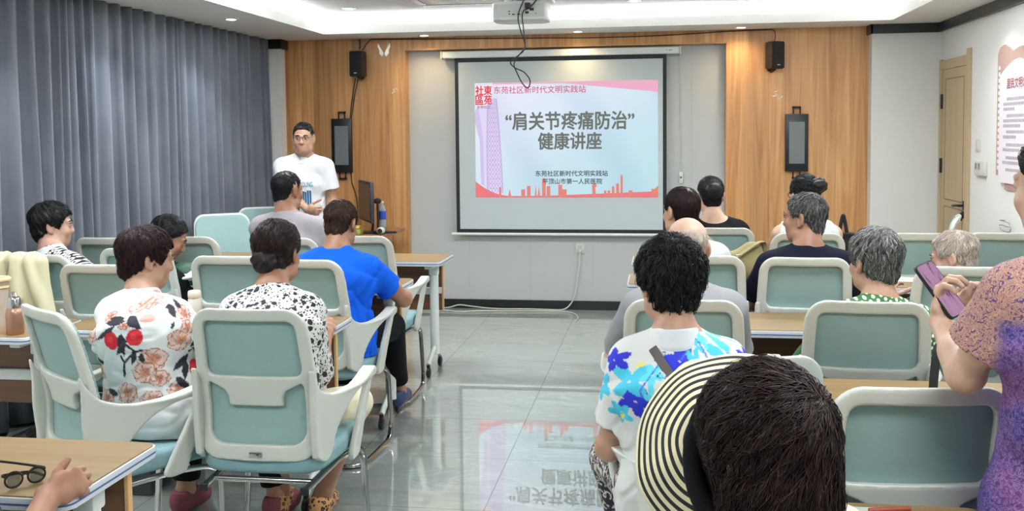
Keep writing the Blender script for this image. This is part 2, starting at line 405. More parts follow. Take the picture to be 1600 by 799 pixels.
# ceiling lamps
def downlight(x, y, z, warm, label, group=None):
    o = empty('downlight', (x, y, z)); tag(o, label, 'downlight', group)
    MB().lathe([(0.030, -0.004), (0.05, -0.006), (0.056, -0.003), (0.056, 0.0), (0.03, 0.0)]).build('trim_ring', M['white_metal'], o, True)
    MB().lathe([(0.034, -0.0065), (0.036, -0.0045)], n=20).build('diffuser', M['lamp_warm'] if warm else M['lamp'], o)
lab = ['small round recessed ceiling light, closer to the viewer of two above the curtains', 'small round recessed ceiling light, beside the tray edge above the farther curtain', None, None,
       'small round recessed ceiling light in the soffit beside the right cornice', None, None, None]
for (x, y), l in zip(COOL_DL, lab):
    if l: downlight(x, y, ZS, False, l, 'cool white downlights')
lab = ['warm recessed ceiling light left of the screen casing, above the wood cladding', 'warm recessed ceiling light above the middle of the screen casing', 'warm recessed ceiling light at the right wood cladding beside the recess corner']
for (x, y), l in zip(WARM_DL, lab): downlight(x, y, ZS, True, l, 'warm downlights over the wood wall')
for x, y, l in ((-2.49, 7.75, 'unlit round downlight in the raised ceiling, left of the cassette'), (-0.2, 7.78, 'round downlight in the raised ceiling right of the projector')):
    downlight(x, y, ZU, False, l)
for i, (x, y) in enumerate(FILL_PANELS[:0]): pass
def fill_panel(x, y):  # unseen added fixture that houses one of the fill lamps
    o = empty('fill_panel_light', (x, y, ZU)); tag(o, 'flat rectangular panel light added out of view in the raised ceiling, for general light', 'ceiling light', 'added fill panels')
    m = MB()
    for lo, hi in (((-0.6, -0.3, -0.03), (0.6, -0.275, 0)), ((-0.6, 0.275, -0.03), (0.6, 0.3, 0)), ((-0.6, -0.275, -0.03), (-0.575, 0.275, 0)), ((0.575, -0.275, -0.03), (0.6, 0.275, 0))): m.box(lo, hi)
    m.build('frame', M['white_metal'], o)
    MB().box((-0.575, -0.275, -0.012), (0.575, 0.275, 0)).build('diffuser', M['lamp'], o)
for x, y in FILL_PANELS: fill_panel(x, y)
# air conditioner cassette
o = empty('ceiling_cassette', (-1.40, 7.12, ZU)); tag(o, 'flat grey air conditioner cassette set in the raised ceiling', 'air conditioner')
MB().box((-0.6, -0.52, -0.028), (0.6, 0.52, 0), 0.008).build('body', mat('cassette', (196, 200, 200), 0.5), o)
MB().box((-0.3, -0.3, -0.034), (0.3, 0.3, -0.026), 0.004).build('grille', M['white_plastic'], o)
m = MB()
for lo, hi in (((-0.42, 0.38, -0.031), (0.42, 0.44, -0.026)), ((-0.42, -0.44, -0.031), (0.42, -0.38, -0.026)), ((0.38, -0.36, -0.031), (0.44, 0.36, -0.026)), ((-0.44, -0.36, -0.031), (-0.38, 0.36, -0.026))): m.box(lo, hi)
m.build('vent', M['grey_metal'], o)
tag(MB().box((-1.16, 7.60, ZU-0.040), (-1.13, 7.625, ZU-0.028), 0.003).build('sensor', M['black'], o))

# ------------------------------------------------------------------ projector and its bracket
o = empty('projector', (-0.765, 5.5, 2.265)); tag(o, 'white ceiling projector with its socket panel turned to the room', 'projector')
b = MB(); prof = rrect(0.305, 0.24, 0.05); b.prism(prof, -0.045, 0.055, bev=0.012)
b.build('body', mat('projector_shell', (206, 208, 204), 0.4), o, True)
m = MB(); m.box((-0.14, -0.1215, -0.03), (0.14, -0.119, 0.04), 0.001); m.build('socket_panel', mat('projector_panel', (190, 192, 188), 0.5), o)
def dots(parent, specs, mat_, name='socket'):
    for (x, z, w, h) in specs: MB().box((x-w/2, -0.124, z-h/2), (x+w/2, -0.121, z+h/2), 0.001).build(name, mat_, parent)
dots(o, [(-0.052, 0.0, 0.008, 0.006), (-0.052, -0.014, 0.008, 0.006), (-0.03, -0.017, 0.014, 0.006), (0.0, -0.017, 0.016, 0.007), (0.045, -0.008, 0.02, 0.012), (0.072, 0.008, 0.022, 0.014), (0.095, -0.014, 0.006, 0.005)], M['black'])
m = MB(); m.box((0.036, -0.15, 0.012), (0.066, -0.12, 0.042), 0.004); m.build('plug', M['black'], o)
MB().lathe([(0.035, 0), (0.035, 0.03), (0.03, 0.032)], n=24, M=Matrix.Translation((0.06, 0.118, 0.0)) @ Matrix.Rotation(-PI/2, 4, 'X')).build('lens', M['black'], o, True)
o = empty('projector_bracket', (-0.765, 5.5, ZU)); tag(o, 'metal bracket holding the projector under the ceiling', 'bracket')
MB().lathe([(0.06, -0.01), (0.06, 0)], n=24).build('ceiling_plate', M['white_metal'], o)
MB().cyl((0, 0, -0.01), (0, 0, -0.27), 0.02).build('pole', M['white_metal'], o, True)
m = MB()
for sx in (-1, 1):
    for sy in (-1, 1): m.tube([(0, 0, -0.265), (sx*0.09, sy*0.06, -0.28), (sx*0.10, sy*0.07, -0.302)], 0.008, 0.004)
m.box((-0.03, -0.03, -0.285), (0.03, 0.03, -0.26), 0.004); m.box((0.02, -0.14, -0.285), (0.17, -0.115, -0.262), 0.003); m.box((-0.06, -0.135, -0.285), (0.02, -0.12, -0.268), 0.003)
m.build('arm', M['grey_metal'], o)
def cable(name, pts, r, mt, label, cat='cable', group=None, n=8):
    return tag(MB().tube(smooth_path(pts, n), r, n=8).build(name, mt, None, True), label, cat, group)
PX, PY = -0.765, 5.365
cable('projector_cable', [(PX+0.06, PY-0.0, 2.41), (PX+0.035, PY, 2.335), (PX+0.0, PY-.01, 2.24), (PX+0.012, PY-.01, 2.16), (PX+0.035, PY-.01, 2.09), (PX+0.03, PY-.01, 2.05), (PX-0.01, PY-.01, 2.015), (PX-0.045, PY-.01, 1.985), (PX-0.02, PY-.01, 1.955), (PX+0.03, PY-.01, 1.93), (PX+0.062, PY-.01, 1.885), (PX+0.05, PY-.01, 1.845), (PX+0.02, PY-.01, 1.87), (PX-0.01, PY-.012, 1.93), (PX-0.025, PY-.012, 1.975), (PX+0.0, PY-.012, 2.02), (PX+0.036, PY-.012, 2.07), (PX+0.03, PY-.012, 2.16), (PX+0.022, PY-.01, 2.23), (PX+0.03, PY, 2.265), (PX+0.06, PY-0.0, 2.28), (PX+0.11, PY+.02, 2.34), (PX+0.14, PY+.05, 2.42)], 0.0035, M['black'], 'black cable hanging in a knotted loop below the projector')

# ------------------------------------------------------------------ projection screen
E_SL = 0.98*2**(-EXPOSURE)
YS = YW-0.075
scr = empty('projection_screen', (-0.885, YS, 0.69)); tag(scr, 'pull-down projection screen showing a pink and blue title slide', 'projection screen')
def scr_box(name, x0, x1, z0, z1, y0, y1, mt, bev=0.0, par=scr): return MB().box((x0+0.885, y0-YS, z0-0.69), (x1+0.885, y1-YS, z1-0.69), bev).build(name, mt, par)
casing = scr_box('casing', -1.93, 0.165, 2.272, 2.332, YS-0.045, YS+0.035, M['white_metal'], 0.008)
scr_box('end_cap', -1.945, -1.93, 2.265, 2.337, YS-0.05, YS+0.04, M['white_plastic'], 0.006)
scr_box('end_cap', 0.165, 0.18, 2.265, 2.337, YS-0.05, YS+0.04, M['white_plastic'], 0.006)
for k, x in enumerate((0.055, 0.075, 0.085, 0.095)): scr_box('button', x, x+0.006, 2.298, 2.306, YS-0.047, YS-0.044, M['black'], par=casing)
scr_box('fabric', -1.825, 0.055, 0.70, 2.275, YS, YS+0.002, M['wall_grey'] if 0 else mat('screen_fabric', (188, 197, 198), 0.75))
bm_ = mat('screen_black', (16, 24, 26), 0.6)
m = MB()
for x0, x1, z0, z1 in ((-1.825, -1.793, 0.70, 2.275), (0.023, 0.055, 0.70, 2.275), (-1.793, 0.023, 0.70, 0.735), (-1.793, 0.023, 2.235, 2.275)):
    m.box((x0+0.885, -0.0015, z0-0.69), (x1+0.885, 0.0, z1-0.69))
m.build('black_border', bm_, scr)
MB().tube([(-1.87+0.885, 0, 0), (0.1+0.885, 0, 0)], 0.013, n=12).build('bottom_bar', M['white_metal'], scr, True)
# the slide
SX0, SX1, SZ0, SZ1 = -1.645, -0.018, 1.022, 2.048
SW, SH = SX1-SX0, SZ1-SZ0
def slide_bg():
    m = bpy.data.materials.new('slide_picture'); m.use_nodes = True; nt = m.node_tree; nt.nodes.clear()
    tc = N(nt, 'ShaderNodeTexCoord'); sp = N(nt, 'ShaderNodeSeparateXYZ'); L(nt, tc.outputs['Generated'], sp.inputs[0])
    a = N(nt, 'ShaderNodeMath', operation='MULTIPLY_ADD', inputs={1: 0.55}); L(nt, sp.outputs['X'], a.inputs[0]); b = N(nt, 'ShaderNodeMath', operation='MULTIPLY', inputs={1: 0.6}); L(nt, sp.outputs['Z'], b.inputs[0])
    s = N(nt, 'ShaderNodeMath', operation='SUBTRACT', inputs={0: 0.6}); L(nt, b.outputs[0], s.inputs[1]); L(nt, s.outputs[0], a.inputs[2])
    r = ramp(nt, [(0.0, (240, 238, 255)), (0.35, (228, 238, 252)), (0.7, (206, 232, 244)), (1.0, (198, 230, 240))]); L(nt, a.outputs[0], r.inputs[0])
    w = N(nt, 'ShaderNodeTexWave', inputs={'Scale': 0.45, 'Distortion': 3.0, 'Detail': 1.0, 'Detail Scale': 0.5}); mp = N(nt, 'ShaderNodeMapping'); mp.inputs['Rotation'].default_value = (0, 0.5, 0); L(nt, tc.outputs['Object'], mp.inputs[0]); L(nt, mp.outputs[0], w.inputs[0])
    mx = N(nt, 'ShaderNodeMix', data_type='RGBA', blend_type='MULTIPLY'); mx.inputs['Factor'].default_value = 1.0; rr = ramp(nt, [(0.0, (244, 246, 250)), (0.6, (255, 255, 255))]); L(nt, w.outputs[0], rr.inputs[0]); L(nt, r.outputs[0], mx.inputs['A']); L(nt, rr.outputs[0], mx.inputs['B'])
    e = N(nt, 'ShaderNodeEmission'); e.inputs[1].default_value = E_SL; L(nt, mx.outputs['Result'], e.inputs[0]); o = N(nt, 'ShaderNodeOutputMaterial'); L(nt, e.outputs[0], o.inputs[0]); return m
slide = MB().box((SX0+0.885, -0.003, SZ0-0.69), (SX1+0.885, -0.001, SZ1-0.69)).build('slide', slide_bg(), scr)
SL = {k: emat('slide_'+k, c, E_SL) for k, c in dict(pink=(242, 180, 204), red=(240, 128, 132), orange=(232, 140, 128), lav=(216, 200, 240), lav2=(228, 220, 248), violet=(176, 140, 208), seal=(226, 70, 84), paper=(250, 232, 240), titlered=(214, 84, 110), grey=(116, 120, 114), dark=(66, 92, 92), black=(50, 56, 60)).items()}
def S(u, v, d): return (SX0+0.885+u*SW, -0.003-d, SZ0-0.69+v*SH)
def slide_poly(name, pts, mt, d=0.001):
    n = len(pts); bm = bmesh.new(); vs = [bm.verts.new(S(u, v, d)) for u, v in pts]; f = bm.faces.new(vs)
    bmesh.ops.triangulate(bm, faces=[f]); me = bpy.data.meshes.new(name); bm.to_mesh(me); bm.free(); return link(name, me, SL[mt], slide)
def text_mesh(name, body, size, mt, parent, bold=0.0, sx=1.0, align='CENTER', res=3, extr=0.0):
    c = bpy.data.curves.new(name, 'FONT'); c.body = body; c.size = size; c.offset = bold; c.align_x = align; c.align_y = 'CENTER'; c.resolution_u = res; c.extrude = extr
    t = bpy.data.objects.new('tmp', c); COL.objects.link(t); bpy.context.view_layer.update()
    me = bpy.data.meshes.new_from_object(t.evaluated_get(bpy.context.evaluated_depsgraph_get())); bpy.data.objects.remove(t)
    for v in me.vertices: v.co.x *= sx
    me.materials.clear(); me.name = name
    return link(name, me, mt, parent)
def slide_text(name, body, u, v, width, mt, bold=0.0, d=0.003, height=None):
    """text centred on (u,v), scaled to `width` of the slide"""
    o = text_mesh(name, body, 0.1, SL[mt], slide, 0)
    xs = [p.co.x for p in o.data.vertices]; ys = [p.co.y for p in o.data.vertices]; w = max(xs)-min(xs); k = width*SW/w; ky = k if height is None else height*SH/(max(ys)-min(ys))
    mxx, myy = (max(xs)+min(xs))/2, (max(ys)+min(ys))/2; c = S(u, v, d)
    for p in o.data.vertices: p.co = Vector((c[0]+(p.co.x-mxx)*k, c[1], c[2]+(p.co.y-myy)*ky))
    if bold:      # heavier strokes: the glyphs repeated a little to each side
        bm = bmesh.new(); bm.from_mesh(o.data); src = o.data.copy()
        for i in range(8):
            n0 = len(bm.verts); bm.from_mesh(src); bm.verts.ensure_lookup_table()
            for q in bm.verts[n0:]: q.co += Vector((bold*math.cos(i*PI/4), -0.00005*(i+1), bold*math.sin(i*PI/4)))
        bm.to_mesh(o.data); bm.free(); bpy.data.meshes.remove(src)
    return o
arc = lambda u0, v0, u1, v1, b, n=14: [(u0+(u1-u0)*i/n, v0+(v1-v0)*i/n+b*4*(i/n)*(1-i/n)) for i in range(n+1)]
slide_poly('swoosh', arc(0.50, 0.985, 1.0, 0.895, 0.018)+[(1.0, 1.0), (0.1, 1.0), (0.1, 0.985)], 'pink', 0.0008)
slide_poly('swoosh', arc(0.0, 0.14, 0.19, 0.012, -0.03)+[(0.19, 0), (0, 0)], 'red', 0.0012)
slide_poly('swoosh', [(0.17, 0)]+arc(0.17, 0.012, 1.0, 0.055, -0.012)+[(1.0, 0)], 'red', 0.0012)
slide_poly('swoosh', arc(0.965, 0.05, 1.0, 0.105, -0.012)+[(1.0, 0.0)], 'orange', 0.0013)
slide_poly('lattice_tower', [(0.02, 0.80), (0.12, 0.88), (0.135, 0.70), (0.152, 0.03), (0.06, 0.03), (0.055, 0.55)], 'lav2', 0.0006)
slide_poly('lattice_tower', [(0.0, 0.75), (0.02, 0.80), (0.045, 0.5), (0.05, 0.1), (0.03, 0.12), (0.025, 0.5), (0.0, 0.66)], 'lav', 0.0007)
b = bmesh.new()
def tw(t, q):
    v = 0.86-t*0.82; l = 0.055+0.012*t+0.03*(1-t)**2*0.6; r = 0.122+0.018*math.sin(t*1.6)+0.012*t
    return (l+(r-l)*q, v)
def sline(b, p, q, w, d):
    p = Vector(S(*p, d)); q = Vector(S(*q, d)); t = (q-p).normalized(); n_ = Vector((-t.z, 0, t.x))*w
    b.faces.new([b.verts.new(x) for x in (p-n_, q-n_, q+n_, p+n_)])
for i in range(20):
    t0, t1 = i/20, (i+1)/20
    sline(b, tw(t0, 0), tw(t1, 0), 0.002, 0.002); sline(b, tw(t0, 1), tw(t1, 1), 0.002, 0.002); sline(b, tw(t0, 0), tw(t0, 1), 0.0009, 0.002)
    for k in range(5):
        sline(b, tw(t0, k/5), tw(t1, (k+1)/5), 0.0012, 0.002); sline(b, tw(t0, (k+1)/5), tw(t1, k/5), 0.0012, 0.0021)
me = bpy.data.meshes.new('tower_lattice'); b.to_mesh(me); b.free(); link('tower_lattice', me, SL['violet'], slide)
sky = [(0.137, 0.09, 0.012), (0.19, 0.075, 0.01), (0.265, 0.07, 0.022), (0.296, 0.10, 0.02), (0.335, 0.115, 0.006), (0.352, 0.10, 0.008), (0.38, 0.17, 0.02), (0.405, 0.098, 0.02), (0.47, 0.11, 0.022), (0.49, 0.07, 0.03), (0.715, 0.06, 0.012), (0.735, 0.06, 0.014), (0.758, 0.095, 0.014), (0.782, 0.125, 0.016), (0.804, 0.20, 0.012), (0.852, 0.06, 0.022), (0.97, 0.075, 0.012)]
for u, h, w in sky:
    if h > 0.12: pts = [(u-w/2, 0.0), (u-w/2, h*0.93), (u, h), (u+w/2, h*0.9), (u+w/2, 0.0)]
    elif w < 0.011: pts = [(u-w, 0.0), (u, h), (u+w, 0.0)]
    else: pts = [(u-w/2, 0), (u-w/2, h), (u+w/2, h), (u+w/2, 0)]
    slide_poly('skyline_block', pts, 'orange', 0.0014)
slide_poly('skyline_block', [(0.647, 0.0), (0.65, 0.085), (0.643, 0.10), (0.648, 0.12), (0.655, 0.125), (0.655, 0.16), (0.657, 0.125), (0.664, 0.12), (0.669, 0.10), (0.662, 0.085), (0.665, 0.0)], 'orange', 0.0015)
slide_poly('seal', [(0.004, 0.80), (0.098, 0.81), (0.098, 0.985), (0.004, 0.98)], 'paper', 0.001)
for k, (ch, u, v) in enumerate((('社', 0.027, 0.935), ('東', 0.074, 0.935), ('區', 0.027, 0.852), ('苑', 0.074, 0.852))):
    slide_text('seal_character', ch, u, v, 0.043, 'seal', 0.002, 0.002, 0.08)
slide_text('seal_caption', '东苑社区', 0.05, 0.79, 0.075, 'black', 0.0, 0.002, 0.024)
slide_text('heading', '东苑社区新时代文明实践站', 0.36, 0.935, 0.505, 'titlered', 0.0005)
slide_text('title_line', '“肩关节疼痛防治”', 0.522, 0.665, 0.70, 'grey', 0.0038, height=0.155)
slide_text('title_line', '健康讲座', 0.523, 0.49, 0.345, 'grey', 0.0038, height=0.145)
slide_text('organiser_line', '东苑社区新时代文明实践站', 0.532, 0.208, 0.395, 'dark', 0.001)
slide_text('organiser_line', '平顶山市第一人民医院', 0.536, 0.14, 0.325, 'dark', 0.001)
# remote on its cord beside the screen
o = empty('screen_switch', (0.18, YW-0.012, 1.195)); tag(o, 'white hand switch hanging on a thin cord right of the screen', 'switch')
MB().box((-0.02, -0.012, -0.055), (0.02, 0.012, 0.05), 0.008).build('body', M['white_plastic'], o, True)
MB().box((-0.007, -0.0135, -0.008), (0.007, -0.0115, 0.006), 0.001).build('button', M['black'], o)
MB().tube([(0, 0, 0.05), (-0.003, 0.003, 0.5), (-0.009, 0.006, 0.9), (-0.012, 0.0, 1.08)], 0.0025, n=6).build('cord', M['white_plastic'], o, True)
# wall socket with its white lead
o = empty('wall_socket', (-0.713, YW, 0.556)); tag(o, 'white double wall socket on the grey wall under the screen', 'socket')
MB().box((-0.043, -0.01, -0.048), (0.043, 0, 0.048), 0.005).build('plate', M['white_plastic'], o, True)
for x, z in ((-0.012, 0.02), (0.012, 0.02), (0, 0.01)): MB().box((x-0.003, -0.0115, z-0.008), (x+0.003, -0.0095, z+0.008)).build('socket_hole', M['grey_metal'], o)
MB().box((-0.02, -0.035, -0.03), (0.02, -0.01, 0.0), 0.006).build('plug', M['white_plastic'], o, True)
yy = YW-0.03
cable('white_power_cable', [(-0.713, yy, 0.54), (-0.72, yy, 0.42), (-0.735, yy, 0.30), (-0.755, yy, 0.17), (-0.79, yy-.01, 0.07), (-0.86, yy-.03, 0.012), (-1.0, yy-.03, 0.008), (-1.2, yy-.02, 0.008), (-1.4, yy-.035, 0.008), (-1.55, yy-.02, 0.01), (-1.7, yy+0.0, 0.02), (-1.82, yy-.02, 0.035), (-1.95, yy-.03, 0.008), (-2.3, yy-.08, 0.008)], 0.006, M['white_plastic'], 'white cable dropping from the wall socket to the floor by the skirting')
cable('white_floor_cable', [(-2.3, 8.58, 0.008), (-1.95, 8.6, 0.008), (-1.78, 8.56, 0.008), (-1.6, 8.6, 0.008), (-1.3, 8.63, 0.008), (-1.0, 8.66, 0.008), (-0.85, 8.65, 0.008), (-0.75, 8.55, 0.008), (-0.70, 8.36, 0.008), (-0.712, 8.2, 0.006)], 0.005, M['white_plastic'], 'second white cable lying on the floor tiles near the skirting')
# ------------------------------------------------------------------ things on the wood cladding
M['speaker'] = mat('speaker_shell', (26, 27, 30), 0.5); M['grille'] = mat('speaker_grille', (18, 18, 20), 0.8, bump=0.6, bscale=900)
def speaker(x, rz, label):
    o = empty('wall_speaker', (x, YWOOD-0.11, 2.232), rz); tag(o, label, 'speaker', 'black wall speakers')
    MB().prism([(-0.062, -0.05), (0.062, -0.05), (0.045, 0.07), (-0.045, 0.07)], -0.115, 0.115, bev=0.012).build('cabinet', M['speaker'], o, True)
    MB().box((-0.054, -0.058, -0.105), (0.054, -0.048, 0.105), 0.006).build('grille', M['grille'], o, True)
    MB().box((-0.014, -0.060, -0.088), (0.014, -0.057, -0.080), 0.001).build('badge', M['silver'], o)
    m = MB(); m.box((-0.02, 0.06, -0.13), (0.02, 0.085, -0.1), 0.004).tube([(0, 0.0, -0.118), (0, 0.05, -0.135), (0, 0.085, -0.12)], 0.012); m.build('bracket', M['black'], o, True)
speaker(-2.68, math.radians(-10), 'black wall speaker at the top of the wood cladding on the left')
speaker(0.955, math.radians(28), 'black wall speaker turned aside at the top right of the wood cladding')
def display(x, z, label):
    o = empty('wall_display', (x, YWOOD, z)); tag(o, label, 'display', 'slim black displays on the wood wall')
    m = MB(); m.box((-0.095, -0.045, -0.245), (0.095, -0.012, 0.245), 0.004); m.build('casing', M['black'], o, True)
    MB().box((-0.064, -0.0465, -0.178), (0.064, -0.0445, 0.178), 0.0008).build('screen', mat('display_glass', (112, 118, 120), 0.25, var=0.1, vscale=3), o)
    for s in (1, -1):
        m = MB()
        for xx in (-0.028, 0.028): m.box((xx-0.006, -0.03, min(s*0.2, s*0.305)), (xx+0.006, -0.022, max(s*0.2, s*0.305)))
        m.box((-0.034, -0.03, min(s*0.295, s*0.31)), (0.034, 0.0, max(s*0.295, s*0.31)))
        m.build('bracket', M['black_matte'], o)
    m = MB()
    for s in (1, -1):
        for k in range(6): m.box((-0.08, -0.0455, s*0.2+k*0.007*s-0.001), (0.08, -0.0445, s*0.2+k*0.007*s+0.001))
    m.build('vent', M['black_matte'], o)
display(-2.872, 1.50, 'tall black wall display left of the screen, behind the standing speaker')
display(1.149, 1.492, 'tall black wall display right of the screen, under the tilted speaker')
yw = YWOOD-0.006
brown = mat('brown_cable', (58, 34, 26), 0.6)
cable('speaker_cable', [(-2.7, yw, 2.47), (-2.69, yw-.01, 2.43), (-2.695, yw, 2.37)], 0.006, M['black'], 'short black cable from the ceiling into the left wall speaker')
cable('speaker_cable', [(-2.585, yw, 2.46), (-2.63, yw-.01, 2.415), (-2.67, yw, 2.36)], 0.005, M['black'], 'thin cable arching from the ceiling line to the left speaker top')
cable('display_cable', [(-2.715, yw, 2.10), (-2.745, yw, 1.98), (-2.77, yw, 1.84), (-2.79, yw, 1.72)], 0.005, brown, 'brown cable from the left speaker down to the display, outer one')
cable('display_cable', [(-2.74, yw, 2.11), (-2.765, yw-.006, 1.97), (-2.79, yw, 1.82), (-2.8, yw, 1.72)], 0.005, M['black'], 'black cable from the left speaker down to the display, inner one')
cable('display_cable', [(-2.80, yw, 1.26), (-2.79, yw-.01, 1.16), (-2.76, yw-.02, 1.08), (-2.73, yw-.05, 0.98), (-2.72, yw-.08, 0.86)], 0.005, M['black'], 'black cable hanging from the left display to the desk')
cable('speaker_cable', [(0.93, yw, 2.46), (0.965, yw-.01, 2.44), (0.968, yw-.01, 2.38), (0.955, yw-.02, 2.345)], 0.004, brown, 'thin brown cable bending from the ceiling to the right speaker')
cable('ceiling_line_cable', [(-2.58, yw, 2.458), (-2.0, yw, 2.447), (-1.5, yw, 2.44), (-1.0, yw, 2.432), (-0.6, yw, 2.425), (-0.1, yw, 2.428), (0.3, yw, 2.44), (0.6, yw, 2.452), (0.93, yw, 2.458)], 0.005, brown, 'long brown cable sagging under the ceiling across the wood header', n=10)
# leftover tape marks
def tape_mark(x, z, s, seed, label):
    rng = random.Random(seed); m = MB()
    for k in range(5):
        a = rng.uniform(0, PI); c, d = math.cos(a), math.sin(a); px, pz = x+rng.uniform(-1, 1)*s, z+rng.uniform(-1, 1)*s; l = rng.uniform(.5, 1.0)*s; w = l*0.22
        pts = [(px+c*l-d*w, pz+d*l+c*w), (px-c*l-d*w*.4, pz-d*l+c*w*.4), (px-c*l*.8+d*w, pz-d*l*.8-c*w), (px+c*l*.7+d*w*.6, pz+d*l*.7-c*w*.6)]
        m.prism(pts, yw+0.003, yw+0.006, 'y')
    tag(m.build('tape_remnant', M['wall_white']), label, 'tape remnant', 'tape remnants on the wood wall')
o = MB()
for s in (-1, 1): o.prism([(-2.47+s*0.004, 2.33), (-2.47+s*0.055, 2.425), (-2.47+s*0.06, 2.39), (-2.47+s*0.04, 2.355), (-2.47+s*0.045, 2.33), (-2.47+s*0.018, 2.30)], yw+0.002, yw+0.006, 'y')
tag(o.build('butterfly_sticker', mat('foil', (216, 214, 206), 0.25, 0.4)), 'silvery butterfly sticker on the wood beside the left speaker', 'sticker')
tape_mark(-2.37, 1.99, 0.022, 4, 'scrap of clear tape left on the wood, left of the screen recess')
tape_mark(0.99, 1.90, 0.03, 8, 'scraps of tape left on the wood between right speaker and display')

# ------------------------------------------------------------------ door, switches and notice board on the right wall
d = empty('door_1', (XR, 0, 0)); d['kind'] = 'structure'
DY0, DY1, DZ = 7.74, 8.535, 2.15
m = MB(); m.box((-0.02, DY0, 0), (0.0, DY0+0.075, DZ+0.045), 0.004).box((-0.02, DY1-0.06, 0), (0.0, DY1, DZ+0.01), 0.004).box((-0.018, DY0+0.07, DZ-0.075), (0, DY1-0.055, DZ), 0.004); m.build('door_frame', M['door'], d)
leaf = MB().box((-0.006, DY0+0.075, 0.01), (0.0, DY1-0.06, DZ-0.075)).build('door_leaf', M['door'], d)
m = MB(); dk = mat('door_groove', (120, 98, 66), 0.6)
for y0, y1, z0, z1 in ((DY0+.16, DY1-.14, 1.03, 2.0), (DY0+.16, DY1-.14, 0.15, 0.98)):
    for lo, hi in (((y0, z0), (y1, z0+.008)), ((y0, z1-.008), (y1, z1)), ((y0, z0), (y0+.008, z1)), ((y1-.008, z0), (y1, z1))): m.box((-0.0075, lo[0], lo[1]), (-0.0055, hi[0], hi[1]))
m.build('panel_groove', dk, leaf)
m = MB(); m.box((-0.014, DY0+.105, 0.98), (-0.006, DY0+.14, 1.05), 0.003).tube([(-0.012, DY0+.12, 1.015), (-0.05, DY0+.12, 1.015), (-0.055, DY0+.14, 1.015), (-0.052, DY0+.25, 1.005)], 0.010); m.build('door_handle', M['black'], d, True)
m = MB(); m.cyl((-0.004, DY0+.12, 0.945), (-0.02, DY0+.12, 0.945), 0.028).box((-0.035, DY0+.113, 0.90), (-0.018, DY0+.127, 0.96), 0.004); m.build('lock', M['black'], d, True)
for z in (1.82, 1.30): MB().box((-0.024, DY1-0.075, z-0.06), (-0.004, DY1-0.05, z+0.06), 0.003).build('hinge', M['black'], d)
o = empty('light_switch', (XR, 7.56, 1.475)); tag(o, 'small white light switch beside the door', 'switch')
MB().box((-0.01, -0.04, -0.045), (0, 0.04, 0.045), 0.004).build('plate', M['white_plastic'], o, True); MB().box((-0.014, -0.026, -0.03), (-0.009, 0.026, 0.03), 0.003).build('rocker', M['white_plastic'], o, True)
o = empty('thermostat', (XR, 7.46, 1.315)); tag(o, 'white wall control box with two dark windows below the light switch', 'wall control')
MB().box((-0.025, -0.11, -0.055), (0, 0.11, 0.05), 0.005).build('housing', M['white_plastic'], o, True)
for y in (0.0, 0.07): MB().box((-0.0265, y-0.02, -0.01), (-0.0245, y+0.022, 0.035), 0.001).build('window', M['grey_metal'], o)
# notice board
nb = empty('notice_board', (XR-0.002, 0, 0)); tag(nb, 'arched white notice board on a brown backing, right wall near the frame edge', 'notice board')
tan = mat('board_backing', (170, 140, 128), 0.6); wht = mat('board_face', (224, 218, 224), 0.4)
m = MB()
pts = [(7.14, 1.28), (7.14, 2.10), (7.10, 2.14), (7.02, 2.155), (6.93, 2.13), (6.86, 2.10), (6.74, 2.12), (6.60, 2.12), (6.60, 1.28)]
m.prism(pts, -0.010, 0.0, 'x'); m.box((-0.010, 6.0, 1.19), (0.0, 6.97, 1.26)); m.build('backing', tan, nb)
y0, y1 = 5.95, 7.055
pts = [(y1, 1.235), (y1, 1.95)]+[(y1-0.36*i/10, 1.95+0.095*math.sin(i/10*PI/2)) for i in range(1, 11)]+[(6.5, 2.0), (6.3, 2.03), (6.0, 2.03), (y0, 1.96), (y0, 1.235)]
face = MB().prism(pts, -0.022, -0.010, 'x').build('face_panel', wht, nb)
m = MB()
for k in range(17): m.box((-0.012, 7.085, 1.32+k*0.042), (-0.009, 7.115, 1.345+k*0.042))
m.build('edge_pattern', M['wall_white'], nb)
redt = mat('board_title', (160, 100, 100), 0.6); gt = mat('board_text', (168, 158, 166), 0.6)
t = text_mesh('board_heading', '居民文明公约', 0.072, redt, nb, 0.002, sx=1.0); t.rotation_euler = (PI/2, 0, -PI/2); t.location = (-0.0235, 6.70, 1.885)
rng = random.Random(3)
for blk, (z, nl) in enumerate(((1.79, 3), (1.68, 3), (1.575, 2), (1.49, 2), (1.405, 2), (1.325, 1))):
    for j in range(nl):
        y = 6.97-(0.06 if j == 0 else 0); ln = 0.62 if j < nl-1 or nl == 1 else rng.uniform(0.15, 0.4)
        k = 0; m = MB()
        while k*0.035 < ln: m.box((-0.0235, y-k*0.035-0.026, z-j*0.033-0.010), (-0.022, y-k*0.035, z-j*0.033+0.010)); k += 1
        m.build('text_line', gt, nb)
o = empty('wire_rack', (XR-0.02, 6.86, 0.955)); tag(o, 'small looped wire hook on the white right wall below the board', 'wire hook')
MB().tube(smooth_path([(0.015, 0.1, 0.03), (-0.02, 0.1, 0.03), (-0.02, -0.02, 0.03), (-0.02, -0.1, 0.02), (-0.02, -0.1, -0.03), (-0.02, 0.06, -0.03), (-0.02, 0.09, 0.0), (-0.02, -0.08, 0.0)], 5), 0.003, n=6).build('wire', M['grey_metal'], o, True)

